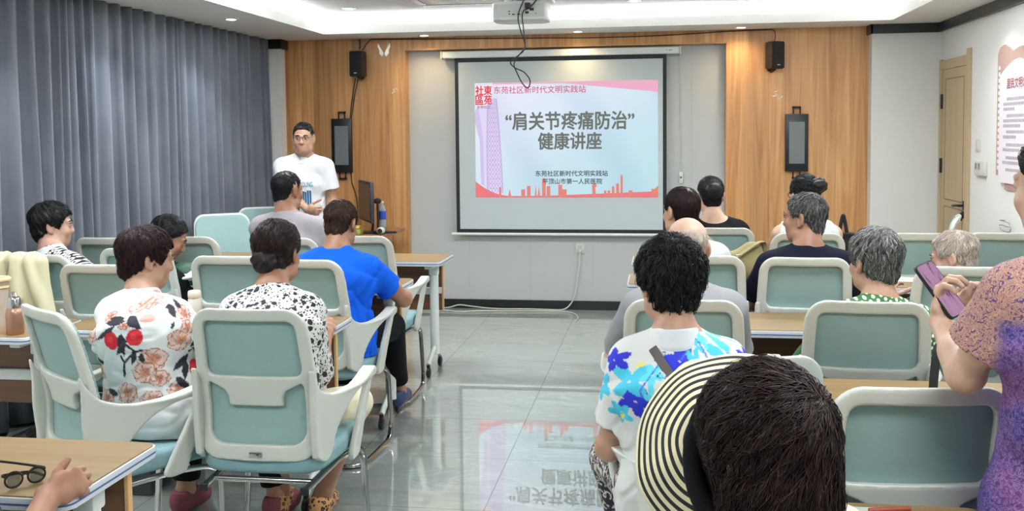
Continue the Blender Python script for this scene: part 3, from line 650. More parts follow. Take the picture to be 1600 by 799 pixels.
# ------------------------------------------------------------------ presenter's desk
dk = empty('presenter_desk', (-2.62, 8.12, 0)); tag(dk, 'brown wooden desk against the left wood cladding, carrying the monitor', 'desk')
MB().box((-0.6, -0.3, 0.735), (0.36, 0.42, 0.765), 0.004).build('desk_top', M['desk_wood'], dk)
m = MB(); m.box((-0.58, -0.27, 0), (0.20, -0.25, 0.735)).box((-0.58, -0.27, 0), (-0.56, 0.4, 0.735)).box((0.18, -0.27, 0), (0.20, 0.4, 0.735)); m.build('carcass', M['desk_wood'], dk)
MB().box((-0.2, -0.285, 0.60), (0.17, -0.27, 0.72), 0.003).build('drawer', M['desk_wood'], dk)
# monitor seen obliquely
mo = empty('computer_monitor', (-2.46, 8.02, 0.765), math.radians(-62)); tag(mo, 'black computer monitor seen almost edge-on, on the desk', 'monitor')
MB().box((-0.26, -0.015, 0.10), (0.26, 0.02, 0.44), 0.008).build('screen_housing', mat('monitor_shell', (44, 44, 48), 0.4), mo, True)
MB().box((-0.245, -0.0165, 0.12), (0.245, -0.0145, 0.425), 0.0005).build('screen', mat('monitor_glass', (50, 52, 58), 0.2), mo)
MB().tube([(0, 0.03, 0.2), (0, 0.06, 0.1), (0, 0.05, 0.01)], 0.03, 0.01).build('stand_neck', M['black'], mo, True)
MB().lathe([(0.11, 0.0), (0.11, 0.008), (0.09, 0.014)], c=(0, 0.04, 0), n=28).build('stand_base', M['black'], mo, True)
o = empty('desk_microphone', (-2.345, 7.97, 0.765)); tag(o, 'black gooseneck microphone standing on the desk before the bottle', 'microphone')
MB().lathe([(0.055, 0), (0.055, 0.015), (0.045, 0.025)]).build('base', M['black'], o, True); MB().tube(smooth_path([(0, 0, 0.02), (0.003, 0, 0.12), (0.0, 0, 0.25)], 5), 0.010).build('gooseneck', M['black'], o, True)
MB().ball((0, 0, 0.275), (0.034, 0.034, 0.024)).build('foam_head', M['black_matte'], o, True)
o = empty('water_bottle', (-2.355, 8.14, 0.765)); tag(o, 'clear plastic water bottle with a blue label on the desk', 'bottle')
MB().lathe([(0.028, 0), (0.033, 0.006), (0.033, 0.10), (0.030, 0.105), (0.033, 0.11), (0.033, 0.185), (0.026, 0.21), (0.013, 0.235), (0.013, 0.25)]).build('body', mat('bottle_plastic', (206, 214, 222), 0.1, trans=0.6), o, True)
MB().lathe([(0.0338, 0.11), (0.0338, 0.178)]).build('label_band', mat('bottle_label', (50, 84, 190), 0.4), o, True); MB().lathe([(0.015, 0.247), (0.015, 0.262)]).build('cap', M['white_plastic'], o, True)
o = empty('desk_tray', (-2.49, 7.90, 0.765)); tag(o, 'yellow and green packet lying on the desk under the monitor', 'packet')
MB().box((-0.07, -0.05, 0), (0.03, 0.04, 0.05), 0.012).build('packet', mat('packet', (150, 160, 70), 0.5, var=0.5, vscale=40), o, True); MB().box((-0.06, -0.052, 0.05), (0.02, 0.02, 0.075), 0.01).build('packet_top', mat('packet_top', (226, 178, 70), 0.5), o, True)
o = empty('webcam', (-2.30, 7.90, 0.765)); tag(o, 'small round white and black gadget on the desk by the microphone', 'gadget')
MB().ball((0, 0, 0.032), (0.036, 0.03, 0.032)).build('shell', M['white_plastic'], o, True); MB().cyl((0.0, -0.02, 0.032), (0.0, -0.034, 0.033), 0.02).build('face', M['black'], o, True)
tag(MB().box((-2.33, 7.99, 0.766), (-2.19, 8.02, 0.786), 0.008).build('pen_case', M['black']), 'slim black object lying at the desk edge', 'case')
cable('desk_cable', [(-2.31, 7.93, 0.772), (-2.26, 7.9, 0.775), (-2.275, 7.79, 0.765), (-2.27, 7.78, 0.62), (-2.24, 7.8, 0.4), (-2.2, 7.9, 0.1), (-2.18, 8.0, 0.008)], 0.004, M['black'], 'thin black cable drooping over the desk edge to the floor')
# ------------------------------------------------------------------ distance-field modeller
class SDF:
    """signed distance grid; shapes are blended into it and the zero surface is meshed (surface nets)"""
    def __init__(s, lo, hi, h):
        s.h = h; s.lo = np.array(lo, np.float32); n = np.ceil((np.array(hi)-np.array(lo))/h).astype(int)+1; s.n = n
        s.F = np.full(n, 0.06, np.float32)
        s.ax = [s.lo[i]+h*np.arange(n[i], dtype=np.float32) for i in range(3)]
    def win(s, lo, hi):
        i0 = np.clip(np.floor((np.array(lo)-s.lo)/s.h).astype(int), 0, s.n); i1 = np.clip(np.ceil((np.array(hi)-s.lo)/s.h).astype(int)+1, 0, s.n)
        if (i1 <= i0).any(): return None
        sl = tuple(slice(a, b) for a, b in zip(i0, i1))
        return sl, s.ax[0][sl[0]][:, None, None], s.ax[1][sl[1]][None, :, None], s.ax[2][sl[2]][None, None, :]
    def put(s, fn, lo, hi, k=0.02, op='u'):
        pad = max(0.05, k+3*s.h); w = s.win(np.array(lo)-pad, np.array(hi)+pad)
        if w is None: return
        sl, X, Y, Z = w; d = fn(X, Y, Z).astype(np.float32); a = s.F[sl]; k = max(k, 1e-5)
        if op == 'u': h_ = np.maximum(k-np.abs(a-d), 0)/k; s.F[sl] = np.minimum(a, d)-h_*h_*k*0.25
        elif op == 's': d = -d; h_ = np.maximum(k-np.abs(a-d), 0)/k; s.F[sl] = np.maximum(a, d)+h_*h_*k*0.25
        elif op == 'i': s.F[sl] = np.maximum(a, d)
    def cap(s, a, b, r1, r2=None, k=0.02, op='u', side=None, asp=1.0, flat=False):
        """tapered capsule; side/asp make it wider along `side` by asp; flat cuts the b end square"""
        a = np.array(a, np.float32); b = np.array(b, np.float32); r2 = r1 if r2 is None else r2; ab = b-a; L2 = float(ab @ ab)+1e-12; R = max(r1, r2)*max(asp, 1.0)
        lo, hi = np.minimum(a, b)-R, np.maximum(a, b)+R
        def fn(X, Y, Z):
            x, y, z = X-a[0], Y-a[1], Z-a[2]; t = np.clip((x*ab[0]+y*ab[1]+z*ab[2])/L2, 0, 1); r = r1+(r2-r1)*t
            qx, qy, qz = x-t*ab[0], y-t*ab[1], z-t*ab[2]; q2 = qx*qx+qy*qy+qz*qz
            if side is not None:
                sd = qx*side[0]+qy*side[1]+qz*side[2]; q2 = q2-sd*sd*(1-1/(asp*asp))
            d = np.sqrt(np.maximum(q2, 0))-r
            if flat:
                Ln = math.sqrt(L2); d = np.maximum(d, (x*ab[0]+y*ab[1]+z*ab[2])/Ln-Ln)
            return d
        s.put(fn, lo, hi, k, op)
    def ell(s, c, r, R=None, k=0.02, op='u'):
        c = np.array(c, np.float32); r = np.array(r, np.float32); R = np.eye(3) if R is None else np.array(R); m = max(r)
        def fn(X, Y, Z):
            x, y, z = X-c[0], Y-c[1], Z-c[2]; q = [(x*R[0][i]+y*R[1][i]+z*R[2][i])/r[i] for i in range(3)]
            k0 = np.sqrt(q[0]**2+q[1]**2+q[2]**2); k1 = np.sqrt(sum((q[i]/r[i])**2 for i in range(3)))
            return k0*(k0-1)/np.maximum(k1, 1e-6)
        s.put(fn, c-m, c+m, k, op)
    def warp(s, fn, lo=None, hi=None):
        """add a displacement field"""
        w = s.win(s.lo if lo is None else lo, s.lo+s.h*s.n if hi is None else hi)
        if w is None: return
        sl, X, Y, Z = w; s.F[sl] += fn(X, Y, Z).astype(np.float32)
    def mesh(s):
        F = s.F; nx, ny, nz = F.shape; I = F < 0
        cnt = np.zeros((nx-1, ny-1, nz-1), np.int8)
        for a in (0, 1):
            for b in (0, 1):
                for c in (0, 1): cnt += I[a:nx-1+a, b:ny-1+b, c:nz-1+c]
        act = np.argwhere((cnt > 0) & (cnt < 8)); idx = np.full(cnt.shape, -1, np.int32); idx[tuple(act.T)] = np.arange(len(act))
        cor = [(a, b, c) for a in (0, 1) for b in (0, 1) for c in (0, 1)]
        val = np.stack([F[act[:, 0]+a, act[:, 1]+b, act[:, 2]+c] for a, b, c in cor], 1)
        S = np.zeros((len(act), 3)); W = np.zeros(len(act))
        for i in range(8):
            for j in range(i+1, 8):
                da = np.array(cor[j])-np.array(cor[i])
                if np.abs(da).sum() != 1: continue
                vi, vj = val[:, i], val[:, j]; m = (vi < 0) != (vj < 0); t = np.where(m, vi/np.where(m, vi-vj, 1), 0)
                S += np.where(m[:, None], np.array(cor[i])+t[:, None]*da, 0); W += m
        V = s.lo+s.h*(act+S/W[:, None]); Q = []
        for ax in range(3):
            u, v = (ax+1) % 3, (ax+2) % 3
            sl0 = [slice(1, -1)]*3; sl0[ax] = slice(0, -1); sl1 = list(sl0); sl1[ax] = slice(1, None)
            A, B = I[tuple(sl0)], I[tuple(sl1)]; off = np.array([1, 1, 1]); off[ax] = 0
            for sgn, mk in ((1, A & ~B), (0, ~A & B)):
                e = np.argwhere(mk)+off
                if not len(e): continue
                def cell(du, dv):
                    c = e.copy(); c[:, u] += du; c[:, v] += dv; return idx[tuple(c.T)]
                q = np.stack([cell(-1, -1), cell(0, -1), cell(0, 0), cell(-1, 0)], 1); Q.append(q if sgn else q[:, ::-1])
        Q = np.concatenate(Q); Q = Q[(Q >= 0).all(1)]
        return V, Q
    def build(s, name, mt, parent=None): V, Q = s.mesh(); return npmesh(name, V, Q, mt, parent)

# ------------------------------------------------------------------ chair
def sstep(x, a, b): t = np.clip((x-a)/(b-a), 0, 1); return t*t*(3-2*t)
CS = 1.04
def poly_sdf(P, ys, zs):
    """signed distance to a closed polygon on a 2-D grid"""
    Y, Z = np.meshgrid(ys, zs, indexing='ij'); d = np.full(Y.shape, 1e9); ins = np.zeros(Y.shape, bool); n = len(P)
    for i in range(n):
        a, b = P[i], P[(i+1) % n]; e = b-a; wy, wz = Y-a[0], Z-a[1]; t = np.clip((wy*e[0]+wz*e[1])/(e @ e+1e-12), 0, 1)
        d = np.minimum(d, (wy-e[0]*t)**2+(wz-e[1]*t)**2)
        c = ((a[1] <= Z) & (b[1] > Z)) | ((b[1] <= Z) & (a[1] > Z))
        if abs(e[1]) > 1e-9: ins ^= c & (Y < a[0]+(Z-a[1])/e[1]*e[0])
    return np.where(ins, -1, 1)*np.sqrt(d)
def back_y(x, z):          # centre line of the backrest shell: leans back, wraps round the sitter
    return -0.205 - 0.30*np.maximum(z-0.62, 0)**1.25 - 0.10*np.maximum(0.56-z, 0) + 0.55*x*x
def rbox2(x, z, cx, cz, hx, hz, r):
    qx, qz = np.abs(x-cx)-hx+r, np.abs(z-cz)-hz+r
    return np.sqrt(np.maximum(qx, 0)**2+np.maximum(qz, 0)**2)+np.minimum(np.maximum(qx, qz), 0)-r
def halfw(z): return 0.212-0.16*np.maximum(z-0.66, 0)**1.5*0.55-0.0*z
def make_chair():
    root = empty('training_chair')
    def outer(x, z, e=0.0): return rbox2(x*0.215/halfw(z), z, 0, 0.715, 0.213-e, 0.262-e, 0.075-e*0.4)
    f = SDF((-0.26, -0.42, 0.42), (0.26, -0.1, 1.0), 0.005)
    def shell(x, y, z):
        top = rbox2(x*0.215/halfw(z), z, 0, 0.838, 0.170, 0.096, 0.03); low = rbox2(x*0.215/halfw(z), z, 0, 0.625, 0.170, 0.118, 0.05)
        trap = np.maximum(np.abs(x)-(0.095+np.maximum(z-0.665, 0)*0.35)-0.055*sstep(z, 0.685, 0.728), 0.638-z); trap = np.maximum(trap, z-0.76)
        hole = np.minimum(top, np.maximum(low, -trap)); d = np.maximum(outer(x, z), -hole)
        t = np.abs(y-back_y(x, z))-0.012; return np.maximum(d, t)+0.15*np.maximum(np.minimum(d, 0)+0.012, 0)*np.maximum(np.minimum(t, 0)+0.012, 0)/0.012
    f.put(shell, (-0.26, -0.42, 0.42), (0.26, -0.1, 1.0), 1e-4); f.build('back_frame', M['white_plastic'], root)
    f = SDF((-0.24, -0.42, 0.42), (0.24, -0.08, 1.0), 0.005)
    f.put(lambda x, y, z: np.maximum(outer(x, z, 0.011), np.abs(y-back_y(x, z)-0.016)-0.007), (-0.24, -0.42, 0.42), (0.24, -0.08, 1.0), 1e-4); f.build('back_mesh', M['mesh_fabric'], root)
    prof = [(-.222, .47), (-.236, .60), (-.236, .70), (-.243, .77), (-.222, .735), (-.18, .688), (-.11, .662), (-.02, .662), (.07, .675), (.15, .69), (.180, .688), (.186, .670), (.165, .61), (.125, .50), (.10, .42), (.085, .39), (.03, .385), (.012, .40), (.03, .44), (.075, .53), (.115, .61), (.128, .645), (.105, .654), (.05, .645), (-.02, .615), (-.075, .565), (-.11, .51), (-.125, .465), (-.16, .44)]
    prof = np.array([p[:2] for p in smooth_path([q+(0,) for q in prof+[prof[0]]], 4)][:-1])
    for s in (-1, 1):
        f = SDF((0.16, -0.28, 0.36), (0.34, 0.22, 0.80), 0.005)
        def arm(x, y, z):
            d2 = poly_sdf(prof, y[0, :, 0], z[0, 0, :])[None]
            xc = 0.204+0.070*sstep(y, -0.22, 0.06)-0.10*np.maximum(0.66-z, 0)*sstep(y, -0.05, 0.05)
            th = 0.010+0.014*sstep(z, 0.64, 0.668)*sstep(y, -0.12, 0.02)
            q1, q2 = d2+0.006, np.abs(x-xc)-th+0.004
            return np.sqrt(np.maximum(q1, 0)**2+np.maximum(q2, 0)**2)+np.minimum(np.maximum(q1, q2), 0)-0.006
        f.put(arm, (0.16, -0.28, 0.36), (0.34, 0.22, 0.80), 1e-4)
        V, Q = f.mesh()
        if s < 0: V[:, 0] *= -1; Q = Q[:, ::-1]
        npmesh('armrest', V, Q, M['white_plastic'], root)
    f = SDF((-0.27, -0.25, 0.38), (0.27, 0.27, 0.5), 0.006)
    def cush(x, y, z):
        d2 = rbox2(x, y, 0, 0.015, 0.232-0.02*np.maximum(-y, 0)/0.2, 0.225, 0.08); zc = 0.437+0.012*np.cos(x*9)*0-0.05*np.maximum(y-0.15, 0)+0.12*x*x
        q1, q2 = np.maximum(d2+0.026, 0), np.maximum(np.abs(z-zc)-0.010, 0); return np.sqrt(q1*q1+q2*q2)-0.026
    f.put(cush, (-0.27, -0.25, 0.38), (0.27, 0.27, 0.5), 1e-4); f.build('seat', M['seat_fabric'], root)
    m = MB()
    for s in (-1, 1): m.tube(round_path([(s*0.176, -0.245, 0.368), (s*0.19, 0.10, 0.378), (s*0.225, 0.235, 0.372), (s*0.245, 0.225, 0.02), (s*0.25, -0.215, 0.013), (0, -0.225, 0.013)], 0.09, 8), 0.012, 0.009, n=12, sq=4)
    m.tube([(-0.18, -0.17, 0.372), (0.18, -0.17, 0.372)], 0.012, 0.008, n=12, sq=4).tube([(-0.2, 0.12, 0.388), (0.2, 0.12, 0.388)], 0.012, 0.008, n=12, sq=4)
    m.build('sled_base', M['chrome'], root, True)
    for s in (-1, 1): MB().box((s*0.176-0.014, -0.256, 0.356), (s*0.176+0.014, -0.243, 0.380), 0.002).build('end_plug', M['black'], root)
    y0 = float(back_y(0, 0.475))
    MB().box((-0.022, y0-0.018, 0.468), (0.022, y0-0.008, 0.485), 0.002).build('latch', M['chrome'], root, True)
    root.scale = (CS, CS, CS); return root
chair0 = make_chair(); used = [False]
def place_chair(xt, yt, deg, label, group, top=True):
    """xt, yt: where the middle of the top edge of the backrest stands"""
    a = math.radians(deg); dx, dy = (math.sin(a)*-0.30*CS, math.cos(a)*0.30*CS) if top else (0, 0)
    o = chair0 if not used[0] else copy_tree(chair0); used[0] = True
    o.location = (xt+dx, yt+dy, 0); o.rotation_euler = (0, 0, a); tag(o, label, 'chair', group); return o
GL, GR = 'training chairs left of the aisle', 'training chairs right of the aisle'
CH = {}
def ch(key, *a): CH[key] = place_chair(*a)
ch('front', -1.386, 3.10, 0, 'white-framed chair with pale teal mesh back, nearest to the camera left of the aisle', GL)
ch('L2', -2.12, 3.05, -35, 'teal mesh chair turned sideways, holding the woman in the red-fruit blouse', GL)
ch('L3', -2.56, 4.14, 0, 'teal mesh chair behind the turned chair, left of the woman in the red-fruit blouse', GL)
ch('L5', -3.12, 4.47, 0, 'teal mesh chair with the cream jacket hung over its back', GL)
ch('L4', -3.19, 5.25, 0, 'empty teal mesh chair beside the curtain, right of the woman in the dotted blouse', GL)
ch('L6', -2.75, 5.34, 0, 'teal mesh chair seen just beyond the bowed head of the woman in black', GL)
ch('P3', -2.73, 4.75, 0, 'teal mesh chair under the bowing woman in black', GL)
ch('L7', -2.08, 4.48, 0, 'empty teal mesh chair behind the white flask, left of the dark bun', GL)
ch('blue', -1.68, 4.38, -4, 'teal mesh chair holding the man in the blue T-shirt', GL)
ch('gray', -2.13, 5.30, 0, 'teal mesh chair holding the man in the pale grey shirt', GL)
ch('L11', -1.73, 5.43, 0, 'empty teal mesh chair beyond the blue T-shirt man, at the aisle end', GL)
ch('L8', -3.28, 6.98, -142, 'teal mesh chair facing the room behind the first left table, nearer the curtain folds', GL)
ch('L9', -3.22, 7.65, -155, 'teal mesh chair facing the room, beside the white pier and the standing speaker', GL)
ch('D', 0.235, 2.55, 14, 'teal mesh chair under the woman in the blue flowered polo, mostly hidden by dark hair', GR)
ch('R1', 0.08, 3.42, 0, 'teal mesh chair holding the bald man, right in front of the flowered polo', GR)
ch('A', 0.19, 4.66, 0, 'teal mesh chair of the woman in the white top, ahead of the bald man', GR)
ch('C', 0.36, 6.02, 0, 'teal mesh chair of the woman in the black top, behind the khaki bag', GR)
ch('R2', 0.66, 4.62, -2, 'teal mesh chair holding the grey-haired man in the navy T-shirt', GR)
ch('R3', 0.70, 3.44, -3, 'teal mesh chair holding the person in the green dotted shirt', GR)
ch('R4', 0.595, 2.29, 6, 'large empty teal mesh chair at the lower right beside the purple dress', GR)
ch('R5', 0.83, 5.72, 0, 'teal mesh chair holding the woman in the white tank top', GR)
ch('R6', 1.47, 5.76, 2, 'teal mesh chair in the first row, just beyond the white-haired head', GR)
ch('R7', 1.90, 5.80, -3, 'teal mesh chair at the right end of the first row, near the wall', GR)
ch('R8', 1.28, 4.36, -2, 'teal mesh chair of the white-haired man, seen past the phone', GR)
ch('R9', 1.40, 3.42, 0, 'teal mesh chair mostly hidden behind the raised arm of the woman with the phone', GR)
ch('R10', 2.0, 6.95, 73, 'white chair seen from its side in front of the door', GR)

ch('P18', 0.26, 1.06, 0, 'teal mesh chair under the woman in the striped hat, at the bottom edge', GR)
ch('P8', -1.52, 1.40, 0, 'teal mesh chair under the person in teal at the lower left corner', GL)

# ------------------------------------------------------------------ folding tables
TH = 0.77
def make_table(Ln, D, name='folding_table'):
    root = empty(name); t = 0.032
    poly = rrect(Ln, D, 0.03)
    MB().prism(rrect(Ln-0.012, D-0.012, 0.026), TH-0.004, TH).build('table_top', M['table_wood'], root)
    band = MB().prism(poly, TH-t, TH-0.0035, bev=0.003).build('edge_band', M['edge_white'], root, True)
    MB().prism(rrect(Ln+0.0016, D+0.0016, 0.031), TH-0.021, TH-0.0165).build('edge_stripe', M['edge_blue'], band)
    yb = D/2-0.045
    for z0, z1 in ((0.545, 0.725), (0.385, 0.50)): MB().box((-Ln/2+0.07, yb-0.008, z0), (Ln/2-0.07, yb+0.008, z1), 0.002).build('modesty_panel', M['panel_wood'], root)
    m = MB()
    for s in (-1, 1): m.box((s*(Ln/2-0.07)-0.006, yb-0.012, 0.385), (s*(Ln/2-0.07)+0.006, yb+0.012, 0.725), 0.003)
    m.build('panel_edging', M['panel_edge'], root)
    MB().box((-Ln/2+0.1, yb-0.03, 0.495), (Ln/2-0.1, yb-0.008, 0.545), 0.006).build('cross_beam', M['white_metal'], root)
    for s in (-1, 1):
        x = s*(Ln/2-0.10); leg = MB().tube([(x, 0.03, TH-t), (x, 0.03, 0.11)], 0.02, 0.03, n=14).build('leg', M['white_metal'], root, True)
        MB().box((x-0.025, -D*0.34, TH-t-0.03), (x+0.025, D*0.34, TH-t), 0.006).box((x-0.03, 0.0, TH-t-0.09), (x+0.03, 0.06, TH-t-0.02), 0.008).build('bracket', M['white_metal'], leg, True)
        MB().tube(smooth_path([(x, 0.0, 0.155), (x, -0.09, 0.115), (x, -0.17, 0.075)], 6), 0.015, 0.022, n=12).tube(smooth_path([(x, 0.05, 0.155), (x, 0.12, 0.125), (x, 0.17, 0.075)], 6), 0.013, 0.018, n=12).build('foot', M['white_metal'], leg, True)
        for yy_ in (-0.17, 0.17):
            c = MB(); c.tube([(x, yy_, 0.08), (x, yy_, 0.058)], 0.012).lathe([(0.027, -0.012), (0.032, -0.008), (0.032, 0.008), (0.027, 0.012)], M=Matrix.Translation((x+0.004, yy_-0.012, 0.032)) @ Matrix.Rotation(PI/2, 4, 'Y'))
            cs = c.build('caster', M['black'], leg, True)
    return root
def table(Ln, D, xr, yn, label, group, rot=0.0, proto={}):
    """xr: x of the right end, yn: y of the near edge"""
    o = proto.get((Ln, D))
    if o is None: o = proto[(Ln, D)] = make_table(Ln, D)
    else: o = copy_tree(o)
    o.location = (xr-Ln/2, yn+D/2, 0); o.rotation_euler = (0, 0, math.radians(rot)); tag(o, label, 'table', group); return o
GT = 'folding tables left of the aisle'; GU = 'folding tables right of the aisle'
table(1.2, 0.42, -1.41, 6.20, 'front folding table left of the aisle, its caster foot in full view', GT)
table(0.72, 0.42, -2.63, 6.20, 'short folding table in the front row beside the curtain', GT)
table(1.2, 0.42, -1.40, 5.06, 'folding table the blue T-shirt man leans on', GT)
table(0.72, 0.42, -2.62, 5.06, 'short folding table by the curtain in front of the woman in the dotted blouse', GT)
table(1.2, 0.42, -1.39, 3.88, 'folding table with the white flask on it', GT)
table(0.72, 0.42, -2.61, 3.70, 'folding table at the left edge with the rose-gold flask', GT)
table(1.2, 0.42, -1.345, 2.035, 'folding table at the lower left corner with the folded glasses', GT)
table(1.2, 0.42, 1.02, 6.22, 'front folding table right of the aisle, beyond the khaki bag', GU)
table(1.2, 0.42, 2.24, 6.22, 'front folding table on the far right by the wall', GU)
table(1.2, 0.42, 1.02, 5.36, 'folding table carrying the khaki bag', GU)
table(1.2, 0.42, 2.24, 5.36, 'folding table carrying the pale folder, second row right', GU)
table(1.2, 0.42, 1.02, 4.16, 'folding table in front of the green dotted shirt', GU)
table(1.2, 0.42, 2.24, 4.16, 'folding table seen just under the phone, third row right', GU)
table(1.2, 0.42, 1.01, 2.95, 'folding table behind the large empty chair, black strap on it', GU)
table(1.2, 0.42, 2.23, 2.95, 'folding table behind the purple dress, a gap right of its neighbour', GU)
table(0.54, 0.42, 0.69, 1.82, 'folding table at the bottom right edge of the view', GU)
# ------------------------------------------------------------------ people
def skin_mat(name, col):
    m, nt, b = nmat(name); tc = N(nt, 'ShaderNodeTexCoord'); n = N(nt, 'ShaderNodeTexNoise', inputs={'Scale': 22.0, 'Detail': 4.0}); L(nt, tc.outputs['Object'], n.inputs[0])
    r = ramp(nt, [(0.3, tuple(max(0, c-12) for c in col)), (0.7, tuple(min(255, c+8) for c in col))]); L(nt, n.outputs[0], r.inputs[0]); L(nt, r.outputs[0], b.inputs['Base Color'])
    b.inputs['Roughness'].default_value = 0.5; b.inputs['Subsurface Weight'].default_value = 0.12; b.inputs['Subsurface Radius'].default_value = (0.02, 0.008, 0.004)
    n2 = N(nt, 'ShaderNodeTexNoise', inputs={'Scale': 260.0, 'Detail': 2.0}); L(nt, tc.outputs['Object'], n2.inputs[0])
    bp = N(nt, 'ShaderNodeBump', inputs={'Strength': 0.12, 'Distance': 0.001}); L(nt, n2.outputs[0], bp.inputs['Height']); L(nt, bp.outputs[0], b.inputs['Normal']); return m
def hair_mat(name, a, b_, rough=0.45):
    m, nt, b = nmat(name); g = N(nt, 'ShaderNodeAttribute', attribute_name='tone'); r = ramp(nt, [(0.0, a), (0.7, tuple((p+q)//2 for p, q in zip(a, b_))), (1.0, b_)]); L(nt, g.outputs['Fac'], r.inputs[0])
    L(nt, r.outputs[0], b.inputs['Base Color']); b.inputs['Roughness'].default_value = rough; b.inputs['Specular IOR Level'].default_value = 0.3; return m
def cloth(name, col, rough=0.85, bump=0.25, var=0.06): return mat(name, col, rough, bump=bump, bscale=420, var=var, vscale=14, spec=0.15)
SKIN = {k: skin_mat('skin_'+k, c) for k, c in dict(light=(196, 160, 138), mid=(176, 136, 112), tan=(158, 114, 90), pink=(188, 148, 128)).items()}
HAIR = dict(black=hair_mat('hair_black', (8, 8, 9), (32, 29, 29)), darkbrown=hair_mat('hair_dark_brown', (13, 8, 8), (66, 41, 34)), wine=hair_mat('hair_wine', (20, 10, 12), (62, 31, 31)), brown=hair_mat('hair_brown', (30, 20, 14), (90, 60, 38)),
            greyblack=hair_mat('hair_grey_black', (36, 36, 36), (150, 148, 144)), grey=hair_mat('hair_grey', (52, 52, 50), (176, 174, 168)), white=hair_mat('hair_white', (150, 132, 116), (226, 220, 210)))
def rotz(a): c, s = math.cos(a), math.sin(a); return np.array([[c, -s, 0], [s, c, 0], [0, 0, 1]])
def rotx(a): c, s = math.cos(a), math.sin(a); return np.array([[1, 0, 0], [0, c, -s], [0, s, c]])
def roty(a): c, s = math.cos(a), math.sin(a); return np.array([[c, 0, s], [0, 1, 0], [-s, 0, c]])
def wob(seed, freq, n=6):
    r = np.random.default_rng(seed); K = r.normal(size=(n, 3)); K /= np.linalg.norm(K, axis=1)[:, None]; K *= freq*r.uniform(0.6, 1.5, (n, 1)); ph = r.uniform(0, 6.28, n)
    def f(x, y, z):
        s = 0
        for k, p in zip(K, ph): s = s+np.sin(k[0]*x+k[1]*y+k[2]*z+p+1.3*np.sin(0.6*k[1]*x+0.6*k[2]*y+0.5*k[0]*z))
        return s/n
    return f
def unit(v): v = np.array(v, float); return v/np.linalg.norm(v)

FING = {'relaxed': (18, 28, 16, 0), 'fist': (68, 86, 50, 0), 'loose': (46, 58, 34, 0), 'grip': (38, 52, 34, 0), 'flat': (6, 8, 5, 0), 'half': (60, 72, 40, 0)}
def hand(f, W, d, n, thumb, pose='relaxed', s=1.0, tcurl=20, spread=1.0, tl=1.0):
    """W wrist, d finger direction, n palm normal (the way the palm faces), thumb: +1/-1 picks the side d x n"""
    d = unit(d); n = unit(np.array(n)-d*np.dot(n, d)); t = np.cross(d, n)*thumb; W = np.array(W, float)
    P = lambda a, b, c: W+s*(a*d+b*t+c*n)
    f.cap(P(-0.01, 0, 0), P(0.035, 0.002, 0), 0.021*s, 0.019*s, 0.012, 'u', tuple(t), 1.4); f.cap(P(0.03, 0.002, 0), P(0.082, 0.002, 0.0), 0.0155*s, 0.0125*s, 0.012, 'u', tuple(t), 2.6)
    f.cap(P(0.02, 0.022, 0.008), P(0.05, 0.028, 0.008), 0.015*s, 0.012*s, 0.012)
    c1, c2, c3, _ = FING[pose]; kn = []
    for b, l, dz, ex in ((0.030, 0.072, 0.084, 0), (0.0105, 0.080, 0.089, 2), (-0.009, 0.074, 0.086, 5), (-0.027, 0.058, 0.078, 9)):
        a = 0; q = P(dz-0.006, b, 0.0); fan = (b*1.6)*spread
        for seg, (fr, cu) in enumerate(((0.45, c1+ex), (0.31, c2+ex), (0.24, c3))):
            a += math.radians(cu); dd = d*math.cos(a)+n*math.sin(a)+t*fan*math.cos(a); e = q+dd*l*fr*s
            f.cap(q, e, (0.0094-0.0007*seg)*s, (0.0087-0.0007*seg)*s, 0.003); q = e
    q = P(0.022, 0.026, 0.006); a = math.radians(tcurl)
    for seg, (l, bend) in enumerate(((0.042, 0.0), (0.033, 0.35), (0.026, 0.3))):
        a2 = a*(1-0.2*seg); dd = unit(d*(0.62+0.25*seg)+t*(0.78*math.cos(a)-bend*0.5)+n*(0.75*math.sin(a)+0.15)); e = q+dd*l*s*tl
        f.cap(q, e, (0.0125-0.0012*seg)*s, (0.0112-0.0012*seg)*s, 0.006); q = e
